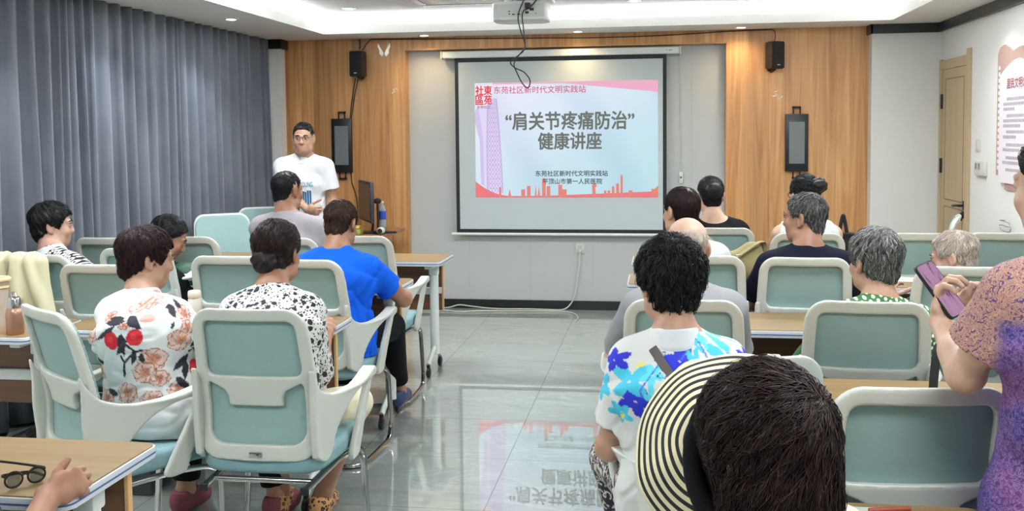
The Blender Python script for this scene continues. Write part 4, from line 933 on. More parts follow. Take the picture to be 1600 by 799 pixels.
def add_head(f, C, R, female=False, s=1.0, jaw=1.0):
    T = lambda x, y, z: C+R @ np.array([x, y, z])*s
    E = lambda c, r, k=0.02, op='u', RR=None: f.ell(T(*c), np.array(r)*s, R if RR is None else R @ RR, k, op)
    E((0, -0.012, 0.035), (0.076, 0.095, 0.082)); E((0, 0.016, -0.035), (0.063*jaw, 0.074, 0.082), 0.03); E((0, 0.056, -0.092), (0.032*jaw, 0.032, 0.025), 0.025); E((0, 0.062, -0.062), (0.034, 0.026, 0.026), 0.02)
    for sx in (-1, 1):
        E((sx*0.036, 0.062, -0.03), (0.024, 0.022, 0.026), 0.02); E((sx*0.045*jaw, 0.02, -0.078), (0.022, 0.035, 0.022), 0.03)
        E((sx*0.032, 0.094, 0.006), (0.018, 0.013, 0.011), 0.012, 's'); E((sx*0.031, 0.078, 0.006), (0.0145, 0.0135, 0.0115), 0.004)
        f.cap(T(sx*0.010, 0.084, 0.022), T(sx*0.044, 0.075, 0.024), 0.008*s, 0.007*s, 0.012)
        E((sx*0.078, -0.012, -0.004), (0.010, 0.021, 0.034), 0.008, 'u', rotz(sx*0.35)); E((sx*0.086, -0.006, 0.0), (0.006, 0.011, 0.02), 0.006, 's', rotz(sx*0.35)); E((sx*0.077, -0.002, -0.034), (0.008, 0.009, 0.010), 0.006)
        E((sx*0.0125, 0.092, -0.032), (0.008, 0.010, 0.008), 0.008)
    f.cap(T(0, 0.084, 0.012), T(0, 0.0985, -0.028), 0.0085*s, 0.0125*s, 0.016)
    f.cap(T(-0.018, 0.083, -0.060), T(0.018, 0.083, -0.060), 0.0065*s, None, 0.006); f.cap(T(-0.015, 0.082, -0.071), T(0.015, 0.082, -0.071), 0.007*s, None, 0.006)
def zmin_fn(tab):
    ys, zs = zip(*tab); return lambda y: np.interp(y, ys, zs)
HZ = dict(   # hairlines: height of the lower edge of the hair against y (front is +)
    short_m=[(-.12, -.085), (-.075, -.08), (-.04, -.03), (-.015, .012), (.02, .012), (.034, .0), (.046, .04), (.06, .066), (.075, .08), (.12, .088)],
    short_f=[(-.13, -.115), (-.06, -.105), (-.025, -.05), (-.01, -.012), (.015, -.03), (.03, -.035), (.045, .02), (.06, .05), (.085, .062), (.13, .07)],
    bob=[(-.14, -.118), (-.05, -.115), (0, -.10), (.03, -.09), (.045, .0), (.06, .05), (.08, .062), (.13, .07)],
    up=[(-.13, -.09), (-.07, -.085), (-.03, -.02), (-.01, .018), (.02, .014), (.04, .03), (.06, .06), (.08, .075), (.13, .08)],
    all=[(-.2, -.2), (.2, -.2)])
def tone(o, v):
    a = o.data.attributes.new('tone', 'FLOAT', 'POINT'); a.data.foreach_set('value', np.asarray(v, np.float32))
def make_hair(root, C, R, style, hm, puff=(0, 0, 0), h=0.005, strands=1400, s=1.0, amp=0.003, seed=1, length=0.05, whorl=(0, -0.055, 0.10), bun=None, fringe=False, extra=None, sr=0.0013, zt=None, taper=0.12, rough=0.006, flow=None, nape=True):
    T = lambda v: C+R @ np.array(v)*s
    c0 = np.array([0, -0.014, 0.036]); r0 = np.array([0.080, 0.099, 0.086])+np.array(puff); zf = zmin_fn(zt or HZ[style])
    ext = 0.24*s; f = SDF(C-ext, C+ext, h); f.ell(T(c0), r0*s, R, 0.01)
    if nape: f.ell(T((0, -0.042+puff[1]*-.4, -0.045)), np.array((.066+puff[0]*.4, .056+puff[1]*.4, .066))*s, R, 0.03)
    for e in (extra or []): f.ell(T(e[0]), np.array(e[1])*s, R, 0.02)
    W = wob(seed, 190); W2 = wob(seed+7, 75)
    def local(X, Y, Z):
        x, y, z = X-C[0], Y-C[1], Z-C[2]; return [(x*R[0][i]+y*R[1][i]+z*R[2][i])/s for i in range(3)]
    wv = unit(np.array(whorl)-c0); e1 = unit(np.cross(wv, (1, 0, 0.01))); e2 = np.cross(wv, e1)
    def disp(X, Y, Z):
        x, y, z = local(X, Y, Z); q = [x-c0[0], y-c0[1], z-c0[2]]; az = np.arctan2(q[0]*e2[0]+q[1]*e2[1]+q[2]*e2[2], q[0]*e1[0]+q[1]*e1[1]+q[2]*e1[2])
        return amp*(0.7*np.sin(23*az+5*W2(x, y, z))+1.1*W(x, y, z)+1.3*W2(x, y, z))+taper*np.maximum(0.015-z, 0)*np.clip(1.2-6*np.maximum(y, 0), 0, 1)*s
    f.warp(disp)
    def low(X, Y, Z):
        x, y, z = local(X, Y, Z); d = (zf(y)-z)*0.75*s
        if fringe: d = np.maximum(d, np.minimum(z-0.05-0.25*np.maximum(-y-0.02, 0), 1)*s*0.8); d = np.maximum(d, (y-0.03)*s)
        return d
    f.put(low, C-ext, C+ext, 1e-4, 'i')
    V, Q = f.mesh(); base = len(V); rng = np.random.default_rng(seed+50); G = np.stack(np.gradient(f.F, f.h), -1)
    def smp(p):
        q = (p-f.lo)/f.h; i = np.clip(np.floor(q).astype(int), 0, f.n-2); t = q-i; F_0 = 0; N_0 = 0
        for da in (0, 1):
            for db in (0, 1):
                for dc in (0, 1):
                    w = (t[:, 0] if da else 1-t[:, 0])*(t[:, 1] if db else 1-t[:, 1])*(t[:, 2] if dc else 1-t[:, 2]); F_0 = F_0+w*f.F[i[:, 0]+da, i[:, 1]+db, i[:, 2]+dc]; N_0 = N_0+w[:, None]*G[i[:, 0]+da, i[:, 1]+db, i[:, 2]+dc]
        return F_0, N_0/np.maximum(np.linalg.norm(N_0, axis=1), 1e-5)[:, None]
    p = V[rng.integers(0, base, strands)]+rng.normal(size=(strands, 3))*0.003; F0, nr = smp(p); ok = (nr @ R)[:, 2] > -0.55; p = p[ok]; n = len(p); ns = 6
    lift = rng.uniform(0, 1, n)**3*rough-0.0008; ln = length*rng.uniform(0.5, 1.25, n)*s; jit = rng.normal(size=(n, 3))*0.32; wo = T(whorl) if flow is None else T(flow); sg = 1 if flow is None else -1; rings = []
    for k in range(ns+1):
        F0, nr = smp(p); p = p-nr*F0[:, None]; dv = (p-wo)*sg; dv /= np.maximum(np.linalg.norm(dv, axis=1), 1e-4)[:, None]; dv = dv+jit+np.array([0, 0, -0.45 if flow is None else -0.1])
        dv -= nr*np.sum(dv*nr, 1)[:, None]; dv /= np.maximum(np.linalg.norm(dv, axis=1), 1e-5)[:, None]
        w = sr*s*(1-0.75*(k/ns)**2); q = p+nr*(lift*(0.3+k/ns)+0.0012*math.sin(k/ns*PI))[:, None]; sd = np.cross(dv, nr); rings.append(np.stack([q+sd*w, q-sd*w, q+nr*w*1.1], 1)); p = p+dv*(ln/ns)[:, None]
    VV, QQ = [V], [Q]; SV = np.stack(rings, 1).reshape(-1, 3); idx = np.arange(n*(ns+1)*3).reshape(n, ns+1, 3)+base
    for k in range(ns):
        for a, b in ((0, 1), (1, 2), (2, 0)): QQ.append(np.stack([idx[:, k, a], idx[:, k, b], idx[:, k+1, b], idx[:, k+1, a]], 1))
    VV.append(SV); o = npmesh('hair', np.concatenate(VV), np.concatenate(QQ), hm, root); tone(o, np.concatenate([0.12+0.25*(W2(*(V.T))+0.3).clip(0, 1), np.repeat(rng.uniform(0, 1, n), (ns+1)*3)]))
    if bun is not None:
        bc, br = bun; g = SDF(T(bc)-0.1, T(bc)+0.1, h); g.ell(T(bc), np.array(br)*s, R); g.warp(lambda X, Y, Z: amp*(1.2*W2(X, Y, Z)+1.6*W(X*0.7, Y, Z))); VB, QB = g.mesh(); ob = npmesh('hair_bun', VB, QB, hm, root); tone(ob, 0.15+0.5*(W(*(VB.T*1.0))).clip(0, 1))
    return o

EYE = mat('eye_white', (170, 164, 156), 0.3); LIP = mat('lips', (150, 98, 86), 0.5)
def ik(S, T, l1, l2, pole):
    S, T = np.array(S, float), np.array(T, float); v = T-S; D = np.linalg.norm(v); D2 = min(D, (l1+l2)*0.985); u = v/D; T = S+u*D2
    a = (l1*l1-l2*l2+D2*D2)/(2*D2); hgt = math.sqrt(max(l1*l1-a*a, 1e-6)); pl = np.array(pole, float); pl = pl-u*np.dot(pl, u); pl /= np.linalg.norm(pl)
    return S+u*a+pl*hgt, T
def person(label, hip, yaw, head, hyaw=0.0, hpitch=0.0, htilt=0.0, sex='f', skin='mid', g=1.0, hair=None, top=None, bottom=None, hands=None, stand=False, h=0.006, sleeve=0.55, sleeve_r=0.022, collar=None, hem=None,
           shoes=None, knees=None, feet=None, group=None, sw=None, wr=0.005, e=0.012, jaw=1.0, hs=1.0, paint=None, zhip=None, skirt=None, fits=None, sag=0.0, cat='person', eyes=False, depth=1.0, topname='shirt', pants_to=0.93, scoop=0.0, arm=None):
    """hip (x, y) on the floor plan, yaw in degrees (0 looks at the screen, + turns left), head = world point of the head's centre"""
    a = math.radians(yaw); Rw = rotz(a); root = empty('person', (hip[0], hip[1], 0), a); tag(root, label, cat, group)
    loc = lambda p: Rw.T @ (np.array(p, float)-np.array([hip[0], hip[1], 0]))
    zp = zhip or (0.92 if stand else 0.585); P = np.array([0, 0, zp]); C = loc(head); Rh = rotz(math.radians(hyaw)) @ rotx(-math.radians(hpitch)) @ roty(math.radians(htilt))
    u = unit(C-P); Nb = C-u*0.166*hs+np.array([0, -0.028, 0]) - Rh[:, 1]*0.008; L_ = np.linalg.norm(Nb-P); us = unit(Nb-P); bk = np.array([0, -us[2], us[1]])
    male = sex == 'm'; sw = sw or (0.178 if male else 0.158); WA = P+us*L_*0.34+bk*(0.012+sag); CHS = P+us*L_*0.68+bk*(0.022+sag); UP = Nb-us*0.085+bk*0.008
    S = {sd: Nb+np.array([sd*sw, 0, 0])-us*0.062 for sd in (-1, 1)}; X = (1, 0, 0); gw = g*depth
    mk = 1.0 if male else 0.90
    body_lo = [-0.55, -0.6, -0.02]; body_hi = [0.55, 0.9, max(C[2], Nb[2])+0.2]
    prims = [(P-us*0.02, WA, 0.112*gw, 0.098*gw, 1.52 if not male else 1.42), (WA, CHS, 0.098*gw, 0.108*gw, 1.45), (CHS, UP, 0.108*gw, 0.078, 1.60)]
    hands = hands or {}; l1, l2 = (0.285, 0.25) if male else (0.265, 0.232); l1, l2 = arm or (l1, l2); arms = {}
    for sd in (-1, 1):
        k = 'R' if sd > 0 else 'L'; hd = hands.get(k, {}); tgt = loc(hd['at']) if 'at' in hd else np.array(hd.get('loc', (sd*0.13, 0.30, 0.60) if not stand else (sd*0.24, 0.05, 0.80)), float)
        pole = hd.get('pole', (sd*0.55, -0.55, -0.7) if not stand else (sd*0.35, -1.0, -0.1)); El, Wr = ik(S[sd], tgt, l1, l2, pole)
        fd = unit(Wr-El); arms[sd] = (El, Wr, hd, fd)
    if stand: kn = {sd: np.array([sd*0.10, 0.02, 0.49]) for sd in (-1, 1)}; ft = {sd: np.array([sd*0.11, -0.02, 0.085]) for sd in (-1, 1)}
    else: kn = {sd: np.array([sd*0.115, 0.43, 0.535]) for sd in (-1, 1)}; ft = {sd: np.array([sd*0.11, 0.40, 0.09]) for sd in (-1, 1)}
    for d_, src in ((kn, knees), (ft, feet)):
        if src:
            for k_, v in src.items(): d_[1 if k_ == 'R' else -1] = np.array(v, float)
    allp = [P, C, Nb]+[q for t in arms.values() for q in t[:2]]+list(kn.values())+list(ft.values())
    lo = np.min(allp, 0)-0.27; hi = np.max(allp, 0)+0.25; lo[2] = 0.0
    f = SDF(lo, hi, h)
    for p, q, r1, r2, asp in prims: f.cap(p, q, r1, r2, 0.05, 'u', X, asp)
    f.cap(S[-1]*0.92+S[1]*0.08, S[1]*0.92+S[-1]*0.08, 0.052*mk, None, 0.05)
    for sd in (-1, 1): f.cap(Nb+us*0.035+bk*0.006, S[sd]*0.8+Nb*0.2, 0.042*mk, 0.048*mk, 0.045)
    f.cap(Nb-us*0.03, C+Rh @ np.array([0, -0.024, -0.045])*hs, 0.062*mk, 0.058*mk, 0.03)
    for sd, (El, Wr, hd, fd) in arms.items():
        f.cap(S[sd], El, 0.049*mk*g**0.5, 0.039*mk, 0.03); f.cap(El, Wr, 0.040*mk, 0.0265*mk, 0.015); f.cap(El, El+(Wr-El)*0.4, 0.040*mk, 0.037*mk, 0.02)
        dr = hd.get('dir'); dr = fd if dr is None else Rw.T @ np.array(dr, float); nm = hd.get('palm'); nm = np.array([-sd*0.3, 0, -1.0]) if nm is None else Rw.T @ np.array(nm, float)
        dd = unit(dr); nn = unit(nm-dd*np.dot(nm, dd)); t0 = np.cross(dd, nn); th = hd.get('thumb')
        if th is None: th = 1.0 if np.dot(t0, np.array([-sd, 0, 0])) > 0 else -1.0   # thumbs point inwards unless told otherwise
        hand(f, Wr, dd, nn, th, hd.get('pose', 'relaxed'), hd.get('size', 1.0 if male else 0.93), hd.get('tcurl', 20), 1.0, hd.get('tlen', 1.0))
    for sd in (-1, 1):
        hj = P+np.array([sd*0.088, 0.0, -0.02]); f.cap(hj, kn[sd], 0.084*g, 0.058, 0.03); f.cap(kn[sd], ft[sd], 0.053, 0.036, 0.02); f.cap(kn[sd]*.8+ft[sd]*.2, kn[sd]*.55+ft[sd]*.45, 0.053, 0.050, 0.02)
        f.cap(ft[sd], ft[sd]+np.array([0, 0.12, -0.05]), 0.034, 0.022, 0.03)
    add_head(f, C, Rh, not male, hs, jaw)
    body = f.build('body', SKIN[skin], root)
    # clothing
    if top is not None:
        zhem = hem if hem is not None else (zp-0.09 if not stand else zp-0.10)
        lo2 = np.array([lo[0], min(P[1], C[1], CHS[1])-0.3, min(zhem, zp)-0.03]); hi2 = np.array([hi[0], max(hi[1]*0, *(t[0][1] for t in arms.values()), C[1], P[1])+0.25, Nb[2]+0.12])
        f = SDF(lo2, hi2, h)
        if not skirt: f.cap(np.array([0, 0, zhem-0.02]) if stand else P-np.array([0, 0, 0.1]), P, 0.114*gw+e*1.3, 0.114*gw+e, 0.03, 'u', X, 1.52)
        for p, q, r1, r2, asp in prims: f.cap(p, q, r1+e*1.15, r2+e, 0.05, 'u', X, asp)
        f.cap(S[-1]*0.92+S[1]*0.08, S[1]*0.92+S[-1]*0.08, 0.052*mk+e, None, 0.05)
        for sd in (-1, 1): f.cap(Nb+us*0.012+bk*0.004, S[sd]*0.8+Nb*0.2, 0.040*mk+e, 0.048*mk+e, 0.045)
        for sd, (El, Wr, hd, fd) in arms.items():
            if sleeve > 0:
                if sleeve <= 1: f.cap(S[sd], S[sd]+(El-S[sd])*sleeve, 0.049*mk*g**0.5+e, 0.043*mk*g**0.5+sleeve_r, 0.03, flat=True)
                else:
                    f.cap(S[sd], El, 0.049*mk+e, 0.042*mk+e, 0.03); f.cap(El, El+(Wr-El)*(sleeve-1), 0.042*mk+e, 0.030*mk+e, 0.02, flat=True)
        w1, w2 = wob(sum(map(ord, label)) % 999, 34), wob(sum(map(ord, label)) % 997+3, 75)
        w4 = wob(sum(map(ord, label)) % 983+5, 48)
        f.warp(lambda x, y, z: wr*(1.1*w1(x, y, z*0.55)+0.4*w2(x, y, z*0.8)+1.5*(np.minimum(np.abs(w4(x*0.8+0.3*z, y, z*1.1-0.4*x))*3.2, 1)-1)*-0.55*sstep(zhem+0.55-z, 0, 0.3)))
        if sleeve == 0:
            for sd in (-1, 1): f.cap(S[sd]+np.array([sd*0.05, 0, -0.03]), S[sd]+np.array([sd*0.045, 0, 0.06]), 0.062, None, 0.01, 's')
        if scoop: f.ell(Nb+us*0.03+bk*0.02, (0.085, 0.12, scoop), None, 0.015, 's')
        f.put(lambda x, y, z: (zhem-z)+0*x+0*y, lo2, hi2, 1e-4, 'i')
        V, Q = f.mesh(); so = npmesh(topname, V, Q, top, root)
        if paint: paint_verts(so, V, paint, (P, CHS))
        if collar:
            ck, cm = collar; g2 = SDF(Nb-0.16, Nb+0.16, min(h, 0.005))
            if ck == 'polo':
                g2.cap(Nb-us*0.01+bk*0.002, Nb+us*0.040+bk*0.002, 0.092*mk+0.004, 0.070*mk+0.003, 0.01, flat=True)
                g2.cap(Nb+us*0.03, Nb+us*0.2, 0.060*mk, 0.062*mk, 0.004, 's')
            else: g2.cap(Nb-us*0.03, Nb+us*0.020+bk*0.002, 0.084*mk, 0.072*mk, 0.01, flat=True)
            g2.build('collar', cm, root)
    if bottom is not None:
        lo3 = np.array([-0.45, min(-0.25, lo[1]), 0.03]); hi3 = np.array([0.45, max(k[1] for k in list(kn.values())+list(ft.values()))+0.2, zp+0.2]); f = SDF(lo3, hi3, max(h, 0.006)); pe = 0.010
        f.cap(P-us*0.02, P+us*0.10, 0.114*gw+pe*0.6, 0.104*gw+pe*0.5, 0.03, 'u', X, 1.5)
        for sd in (-1, 1):
            hj = P+np.array([sd*0.088, 0.0, -0.02]); f.cap(hj, kn[sd], 0.086*g+pe, 0.062+pe, 0.03); f.cap(kn[sd], kn[sd]+(ft[sd]-kn[sd])*pants_to, 0.060+pe, 0.046+pe, 0.02, flat=True)
        w1 = wob(sum(map(ord, label)) % 991+9, 40); f.warp(lambda x, y, z: 0.003*w1(x, y, z)); f.build('trousers', bottom, root)
    for sd in (-1, 1):
        sm = shoes or M['black_matte']; F0 = ft[sd]; g3 = SDF(F0+np.array([-0.09, -0.12, -F0[2]]), F0+np.array([0.09, 0.24, 0.07]), 0.006)
        zb = F0[2]-0.085
        g3.cap((F0[0], F0[1]-0.035, zb+0.05), (F0[0], F0[1]+0.12, zb+0.038), 0.045, 0.040, 0.02, 'u', X, 0.92); g3.cap((F0[0], F0[1]-0.03, zb+0.08), (F0[0], F0[1]+0.03, zb+0.075), 0.038, 0.04, 0.03)
        g3.put(lambda x, y, z: (max(zb, 0.001)-z)+0*x+0*y, F0-0.3, F0+0.3, 1e-4, 'i'); g3.put(lambda x, y, z: (z-zb-0.10)+0*x+0*y, F0-0.3, F0+0.3, 1e-4, 'i'); g3.build('shoe', sm, root)
    if hair:
        hk = dict(hair); st, hc = hk.pop('style'), hk.pop('color'); make_hair(root, C, Rh, st, HAIR[hc], h=hk.pop('h', h), s=hs, **hk)
    if eyes:
        for sx in (-1, 1):
            T = lambda x, y, z: tuple(C+Rh @ np.array([x, y, z])*hs)
            MB().ball(T(sx*0.031, 0.0800, 0.006), 0.0122, u=14, v=10).build('eyeball', EYE, root, True)
            MB().ball(T(sx*0.031, 0.0890, 0.0055), 0.0055, u=10, v=8).build('iris', M['black'], root, True)
            MB().tube([T(sx*0.014, 0.094, 0.026), T(sx*0.03, 0.0915, 0.031), T(sx*0.048, 0.078, 0.025)], 0.0035, 0.003, n=6).build('eyebrow', HAIR['black'], root, True)
            MB().tube([T(sx*0.017, 0.0905, 0.013), T(sx*0.031, 0.0935, 0.0175), T(sx*0.046, 0.083, 0.012)], 0.0022, n=6).build('eyelid', M['black'], root, True)
        MB().tube([T(-0.023, 0.081, -0.0655), T(-0.010, 0.0895, -0.064), (T(0, 0.0905, -0.065)), T(0.010, 0.0895, -0.064), T(0.023, 0.081, -0.0655)], 0.0045, 0.003, n=6).build('lips', LIP, root, True)
    return dict(root=root, C=C, R=Rh, Rw=Rw, Nb=Nb, S=S, arms=arms, us=us, bk=bk, P=P, loc=loc, hs=hs)
def paint_verts(o, V, motifs, fr):
    """colour the cloth with printed motifs; (u, v) runs round the back of the torso"""
    base, items = motifs; P, CHS = fr; yc = np.interp(V[:, 2], [P[2], CHS[2]], [P[1]+0.03, CHS[1]+0.05]); u = np.arctan2(V[:, 0], -(V[:, 1]-yc))*0.16; v = V[:, 2]
    col = np.tile(np.array(lin(*base)), (len(V), 1))
    for it in items:
        k = it[0]
        if k == 'e':       # ellipse: centre, half axes, angle
            _, cx, cz, ra, rb, an, c = it; ca, sa = math.cos(math.radians(an)), math.sin(math.radians(an)); du, dv = u-cx, v-cz; p, q = du*ca+dv*sa, -du*sa+dv*ca; m = (p/ra)**2+(q/rb)**2 < 1
        elif k == 'l':     # leaf / petal: pointed ellipse from a to b
            _, x0, z0, x1, z1, wd, c = it; e_ = np.array([x1-x0, z1-z0]); l = np.hypot(*e_); e_ /= l; p = (u-x0)*e_[0]+(v-z0)*e_[1]; q = np.abs(-(u-x0)*e_[1]+(v-z0)*e_[0]); t = np.clip(p/l, 0, 1); m = (p > 0) & (p < l) & (q < wd*np.sin(PI*t**0.8))
        elif k == 's':     # stroke
            _, pts, wd, c = it; m = np.zeros(len(V), bool)
            for (x0, z0), (x1, z1) in zip(pts, pts[1:]):
                e_ = np.array([x1-x0, z1-z0]); t = np.clip(((u-x0)*e_[0]+(v-z0)*e_[1])/(e_ @ e_), 0, 1); m |= np.hypot(u-x0-t*e_[0], v-z0-t*e_[1]) < wd
        elif k == 'o':     # outlined petal
            _, x0, z0, x1, z1, wd, c = it; e_ = np.array([x1-x0, z1-z0]); l = np.hypot(*e_); e_ /= l; p = (u-x0)*e_[0]+(v-z0)*e_[1]; q = np.abs(-(u-x0)*e_[1]+(v-z0)*e_[0]); t = np.clip(p/l, 0, 1); ww = wd*np.sin(PI*t**0.8); m = (p > 0) & (p < l) & (q < ww) & (q > ww-0.004)
        col[m] = lin(*c)
    at = o.data.color_attributes.new('print', 'FLOAT_COLOR', 'POINT'); at.data.foreach_set('color', col.astype(np.float32).ravel())
def print_mat(name):
    m, nt, b = nmat(name); a = N(nt, 'ShaderNodeAttribute', attribute_name='print'); L(nt, a.outputs['Color'], b.inputs['Base Color']); b.inputs['Roughness'].default_value = 0.75; return m
def pat2(name, build):
    m, nt, b = nmat(name); tc = N(nt, 'ShaderNodeTexCoord'); b.inputs['Roughness'].default_value = 0.8; out = build(nt, tc); L(nt, out, b.inputs['Base Color']); return m
def mixc(nt, fac, a, b_):
    x = N(nt, 'ShaderNodeMix', data_type='RGBA')
    for k, v in (('A', a), ('B', b_)):
        if isinstance(v, tuple): x.inputs[k].default_value = lin(*v)
        else: L(nt, v, x.inputs[k])
    L(nt, fac, x.inputs['Factor']); return x.outputs['Result']
def flat_xz(nt, tc, s, rot=0.0):
    mp = N(nt, 'ShaderNodeMapping'); sx = N(nt, 'ShaderNodeSeparateXYZ'); L(nt, tc.outputs['Object'], sx.inputs[0]); cb = N(nt, 'ShaderNodeCombineXYZ'); L(nt, sx.outputs['X'], cb.inputs[0]); L(nt, sx.outputs['Z'], cb.inputs[1])
    mp.inputs['Rotation'].default_value = (0, 0, rot); mp.inputs['Scale'].default_value = (s, s, s); L(nt, cb.outputs[0], mp.inputs[0]); return mp.outputs[0]
def thr(nt, out, a, b_):
    mr = N(nt, 'ShaderNodeMapRange', inputs={'From Min': a, 'From Max': b_}); L(nt, out, mr.inputs[0]); return mr.outputs[0]
def p_dots(nt, tc):
    v = N(nt, 'ShaderNodeTexVoronoi', voronoi_dimensions='2D', inputs={'Scale': 1.0, 'Randomness': 0.12}); L(nt, flat_xz(nt, tc, 52, 0.6), v.inputs['Vector']); return mixc(nt, thr(nt, v.outputs['Distance'], 0.34, 0.26), (44, 98, 44), (222, 228, 206))
def p_rings(nt, tc):
    v = N(nt, 'ShaderNodeTexVoronoi', voronoi_dimensions='2D', inputs={'Scale': 1.0, 'Randomness': 0.25}); L(nt, flat_xz(nt, tc, 44, 0.5), v.inputs['Vector'])
    a = thr(nt, v.outputs['Distance'], 0.46, 0.40); b_ = thr(nt, v.outputs['Distance'], 0.13, 0.19); m = N(nt, 'ShaderNodeMath', operation='MULTIPLY'); L(nt, a, m.inputs[0]); L(nt, b_, m.inputs[1]); return mixc(nt, m.outputs[0], (20, 20, 24), (214, 212, 206))
def p_blobs(nt, tc):
    n = N(nt, 'ShaderNodeTexNoise', inputs={'Scale': 60.0, 'Detail': 2.0}); L(nt, tc.outputs['Object'], n.inputs[0]); ad = N(nt, 'ShaderNodeVectorMath', operation='MULTIPLY_ADD', inputs={1: (0.012, 0.012, 0.012)}); L(nt, n.outputs['Color'], ad.inputs[0]); L(nt, tc.outputs['Object'], ad.inputs[2])
    v = N(nt, 'ShaderNodeTexVoronoi', inputs={'Scale': 36.0}); L(nt, ad.outputs[0], v.inputs[0]); v2 = N(nt, 'ShaderNodeTexVoronoi', inputs={'Scale': 95.0}); L(nt, ad.outputs[0], v2.inputs[0])
    m = N(nt, 'ShaderNodeMath', operation='MAXIMUM'); L(nt, thr(nt, v.outputs['Distance'], 0.40, 0.36), m.inputs[0]); L(nt, thr(nt, v2.outputs['Distance'], 0.36, 0.31), m.inputs[1]); return mixc(nt, m.outputs[0], (206, 205, 200), (24, 24, 26))
def p_dress(nt, tc):
    n = N(nt, 'ShaderNodeTexNoise', inputs={'Scale': 62.0, 'Detail': 4.0, 'Roughness': 0.6, 'Distortion': 2.4}); L(nt, tc.outputs['Object'], n.inputs[0]); r = ramp(nt, [(0.36, (20, 14, 48)), (0.44, (58, 44, 112)), (0.50, (84, 68, 136)), (0.545, (150, 124, 160)), (0.58, (64, 50, 120)), (0.66, (30, 22, 66))]); L(nt, n.outputs[0], r.inputs[0])
    n2 = N(nt, 'ShaderNodeTexNoise', inputs={'Scale': 7.0, 'Detail': 2.0}); L(nt, tc.outputs['Object'], n2.inputs[0]); r2 = ramp(nt, [(0.40, (36, 48, 140)), (0.5, (90, 66, 130)), (0.66, (150, 70, 110))]); L(nt, n2.outputs[0], r2.inputs[0])
    x = N(nt, 'ShaderNodeMix', data_type='RGBA'); x.inputs['Factor'].default_value = 0.28; L(nt, r.outputs[0], x.inputs['A']); L(nt, r2.outputs[0], x.inputs['B'])
    sx = N(nt, 'ShaderNodeSeparateXYZ'); L(nt, tc.outputs['Object'], sx.inputs[0]); ab = N(nt, 'ShaderNodeMath', operation='ABSOLUTE'); L(nt, sx.outputs['X'], ab.inputs[0])
    up = thr(nt, sx.outputs['Z'], DRESS_YOKE-0.012, DRESS_YOKE+0.012); sl = thr(nt, ab.outputs[0], 0.20, 0.22); mx = N(nt, 'ShaderNodeMath', operation='MAXIMUM'); L(nt, up, mx.inputs[0]); zz = thr(nt, sx.outputs['Z'], 1.02, 1.04); ml = N(nt, 'ShaderNodeMath', operation='MULTIPLY'); L(nt, sl, ml.inputs[0]); L(nt, zz, ml.inputs[1]); L(nt, ml.outputs[0], mx.inputs[1])
    return mixc(nt, mx.outputs[0], x.outputs['Result'], p_lace(nt, tc))
DRESS_YOKE = 1.205
def p_lace(nt, tc):
    n = N(nt, 'ShaderNodeTexNoise', inputs={'Scale': 70.0, 'Detail': 4.0, 'Distortion': 2.6}); L(nt, tc.outputs['Object'], n.inputs[0]); r = ramp(nt, [(0.36, (74, 54, 104)), (0.43, (120, 84, 110)), (0.47, (184, 140, 112)), (0.51, (196, 154, 122)), (0.545, (116, 66, 70)), (0.59, (186, 142, 116)), (0.67, (88, 66, 124))]); L(nt, n.outputs[0], r.inputs[0]); return r.outputs[0]
def p_batik(nt, tc):
    n = N(nt, 'ShaderNodeTexNoise', inputs={'Scale': 40.0, 'Detail': 2.0, 'Distortion': 1.5}); L(nt, tc.outputs['Object'], n.inputs[0]); r = ramp(nt, [(0.5, (26, 26, 40)), (0.56, (196, 186, 176))]); L(nt, n.outputs[0], r.inputs[0]); return r.outputs[0]
def p_leopard(nt, tc):
    v = N(nt, 'ShaderNodeTexVoronoi', inputs={'Scale': 60.0}); L(nt, tc.outputs['Object'], v.inputs[0]); r = ramp(nt, [(0.0, (170, 112, 64)), (0.3, (40, 26, 20)), (0.45, (40, 26, 20)), (0.5, (196, 144, 92))]); L(nt, v.outputs[0], r.inputs[0]); return r.outputs[0]
def p_strip(nt, tc):
    w = N(nt, 'ShaderNodeTexWave', bands_direction='Z', inputs={'Scale': 14.0, 'Distortion': 0.6}); L(nt, tc.outputs['Object'], w.inputs[0]); r = ramp(nt, [(0.5, (24, 30, 54)), (0.9, (70, 84, 116))]); L(nt, w.outputs[0], r.inputs[0]); return r.outputs[0]
F_ = dict(dots=pat2('dots_cloth', p_dots), rings=pat2('ring_cloth', p_rings), blobs=pat2('blossom_cloth', p_blobs), dress=pat2('dress_cloth', p_dress), lace=pat2('lace_cloth', p_lace), batik=pat2('batik_cloth', p_batik), leopard=pat2('leopard_cloth', p_leopard), stripe=pat2('navy_stripe_cloth', p_strip),
          black=cloth('black_cloth', (15, 15, 18)), navy=cloth('navy_cloth', (22, 25, 40)), blue=cloth('blue_cloth', (16, 88, 208)), pgrey=cloth('grey_cloth', (160, 153, 157)), grey=cloth('mid_grey_cloth', (140, 140, 142)), white=cloth('white_cloth', (208, 210, 212)),
          cream=cloth('cream_cloth', (222, 214, 186)), teal=cloth('teal_cloth', (52, 74, 76)), dark=cloth('dark_trousers', (26, 26, 31)), maroon=cloth('maroon_shoe', (136, 78, 86)), navyclog=mat('navy_clog', (44, 52, 96), 0.5), print=print_mat('printed_cloth'))
TBL = lambda dx=0.0, dy=0.0: {'L': dict(loc=(-0.12+dx, 0.40+dy, 0.80)), 'R': dict(loc=(0.12+dx, 0.40+dy, 0.80))}
GP = 'seated listeners'
SHORT_F = dict(style='short_f', puff=(.010, .008, .008), amp=0.004)
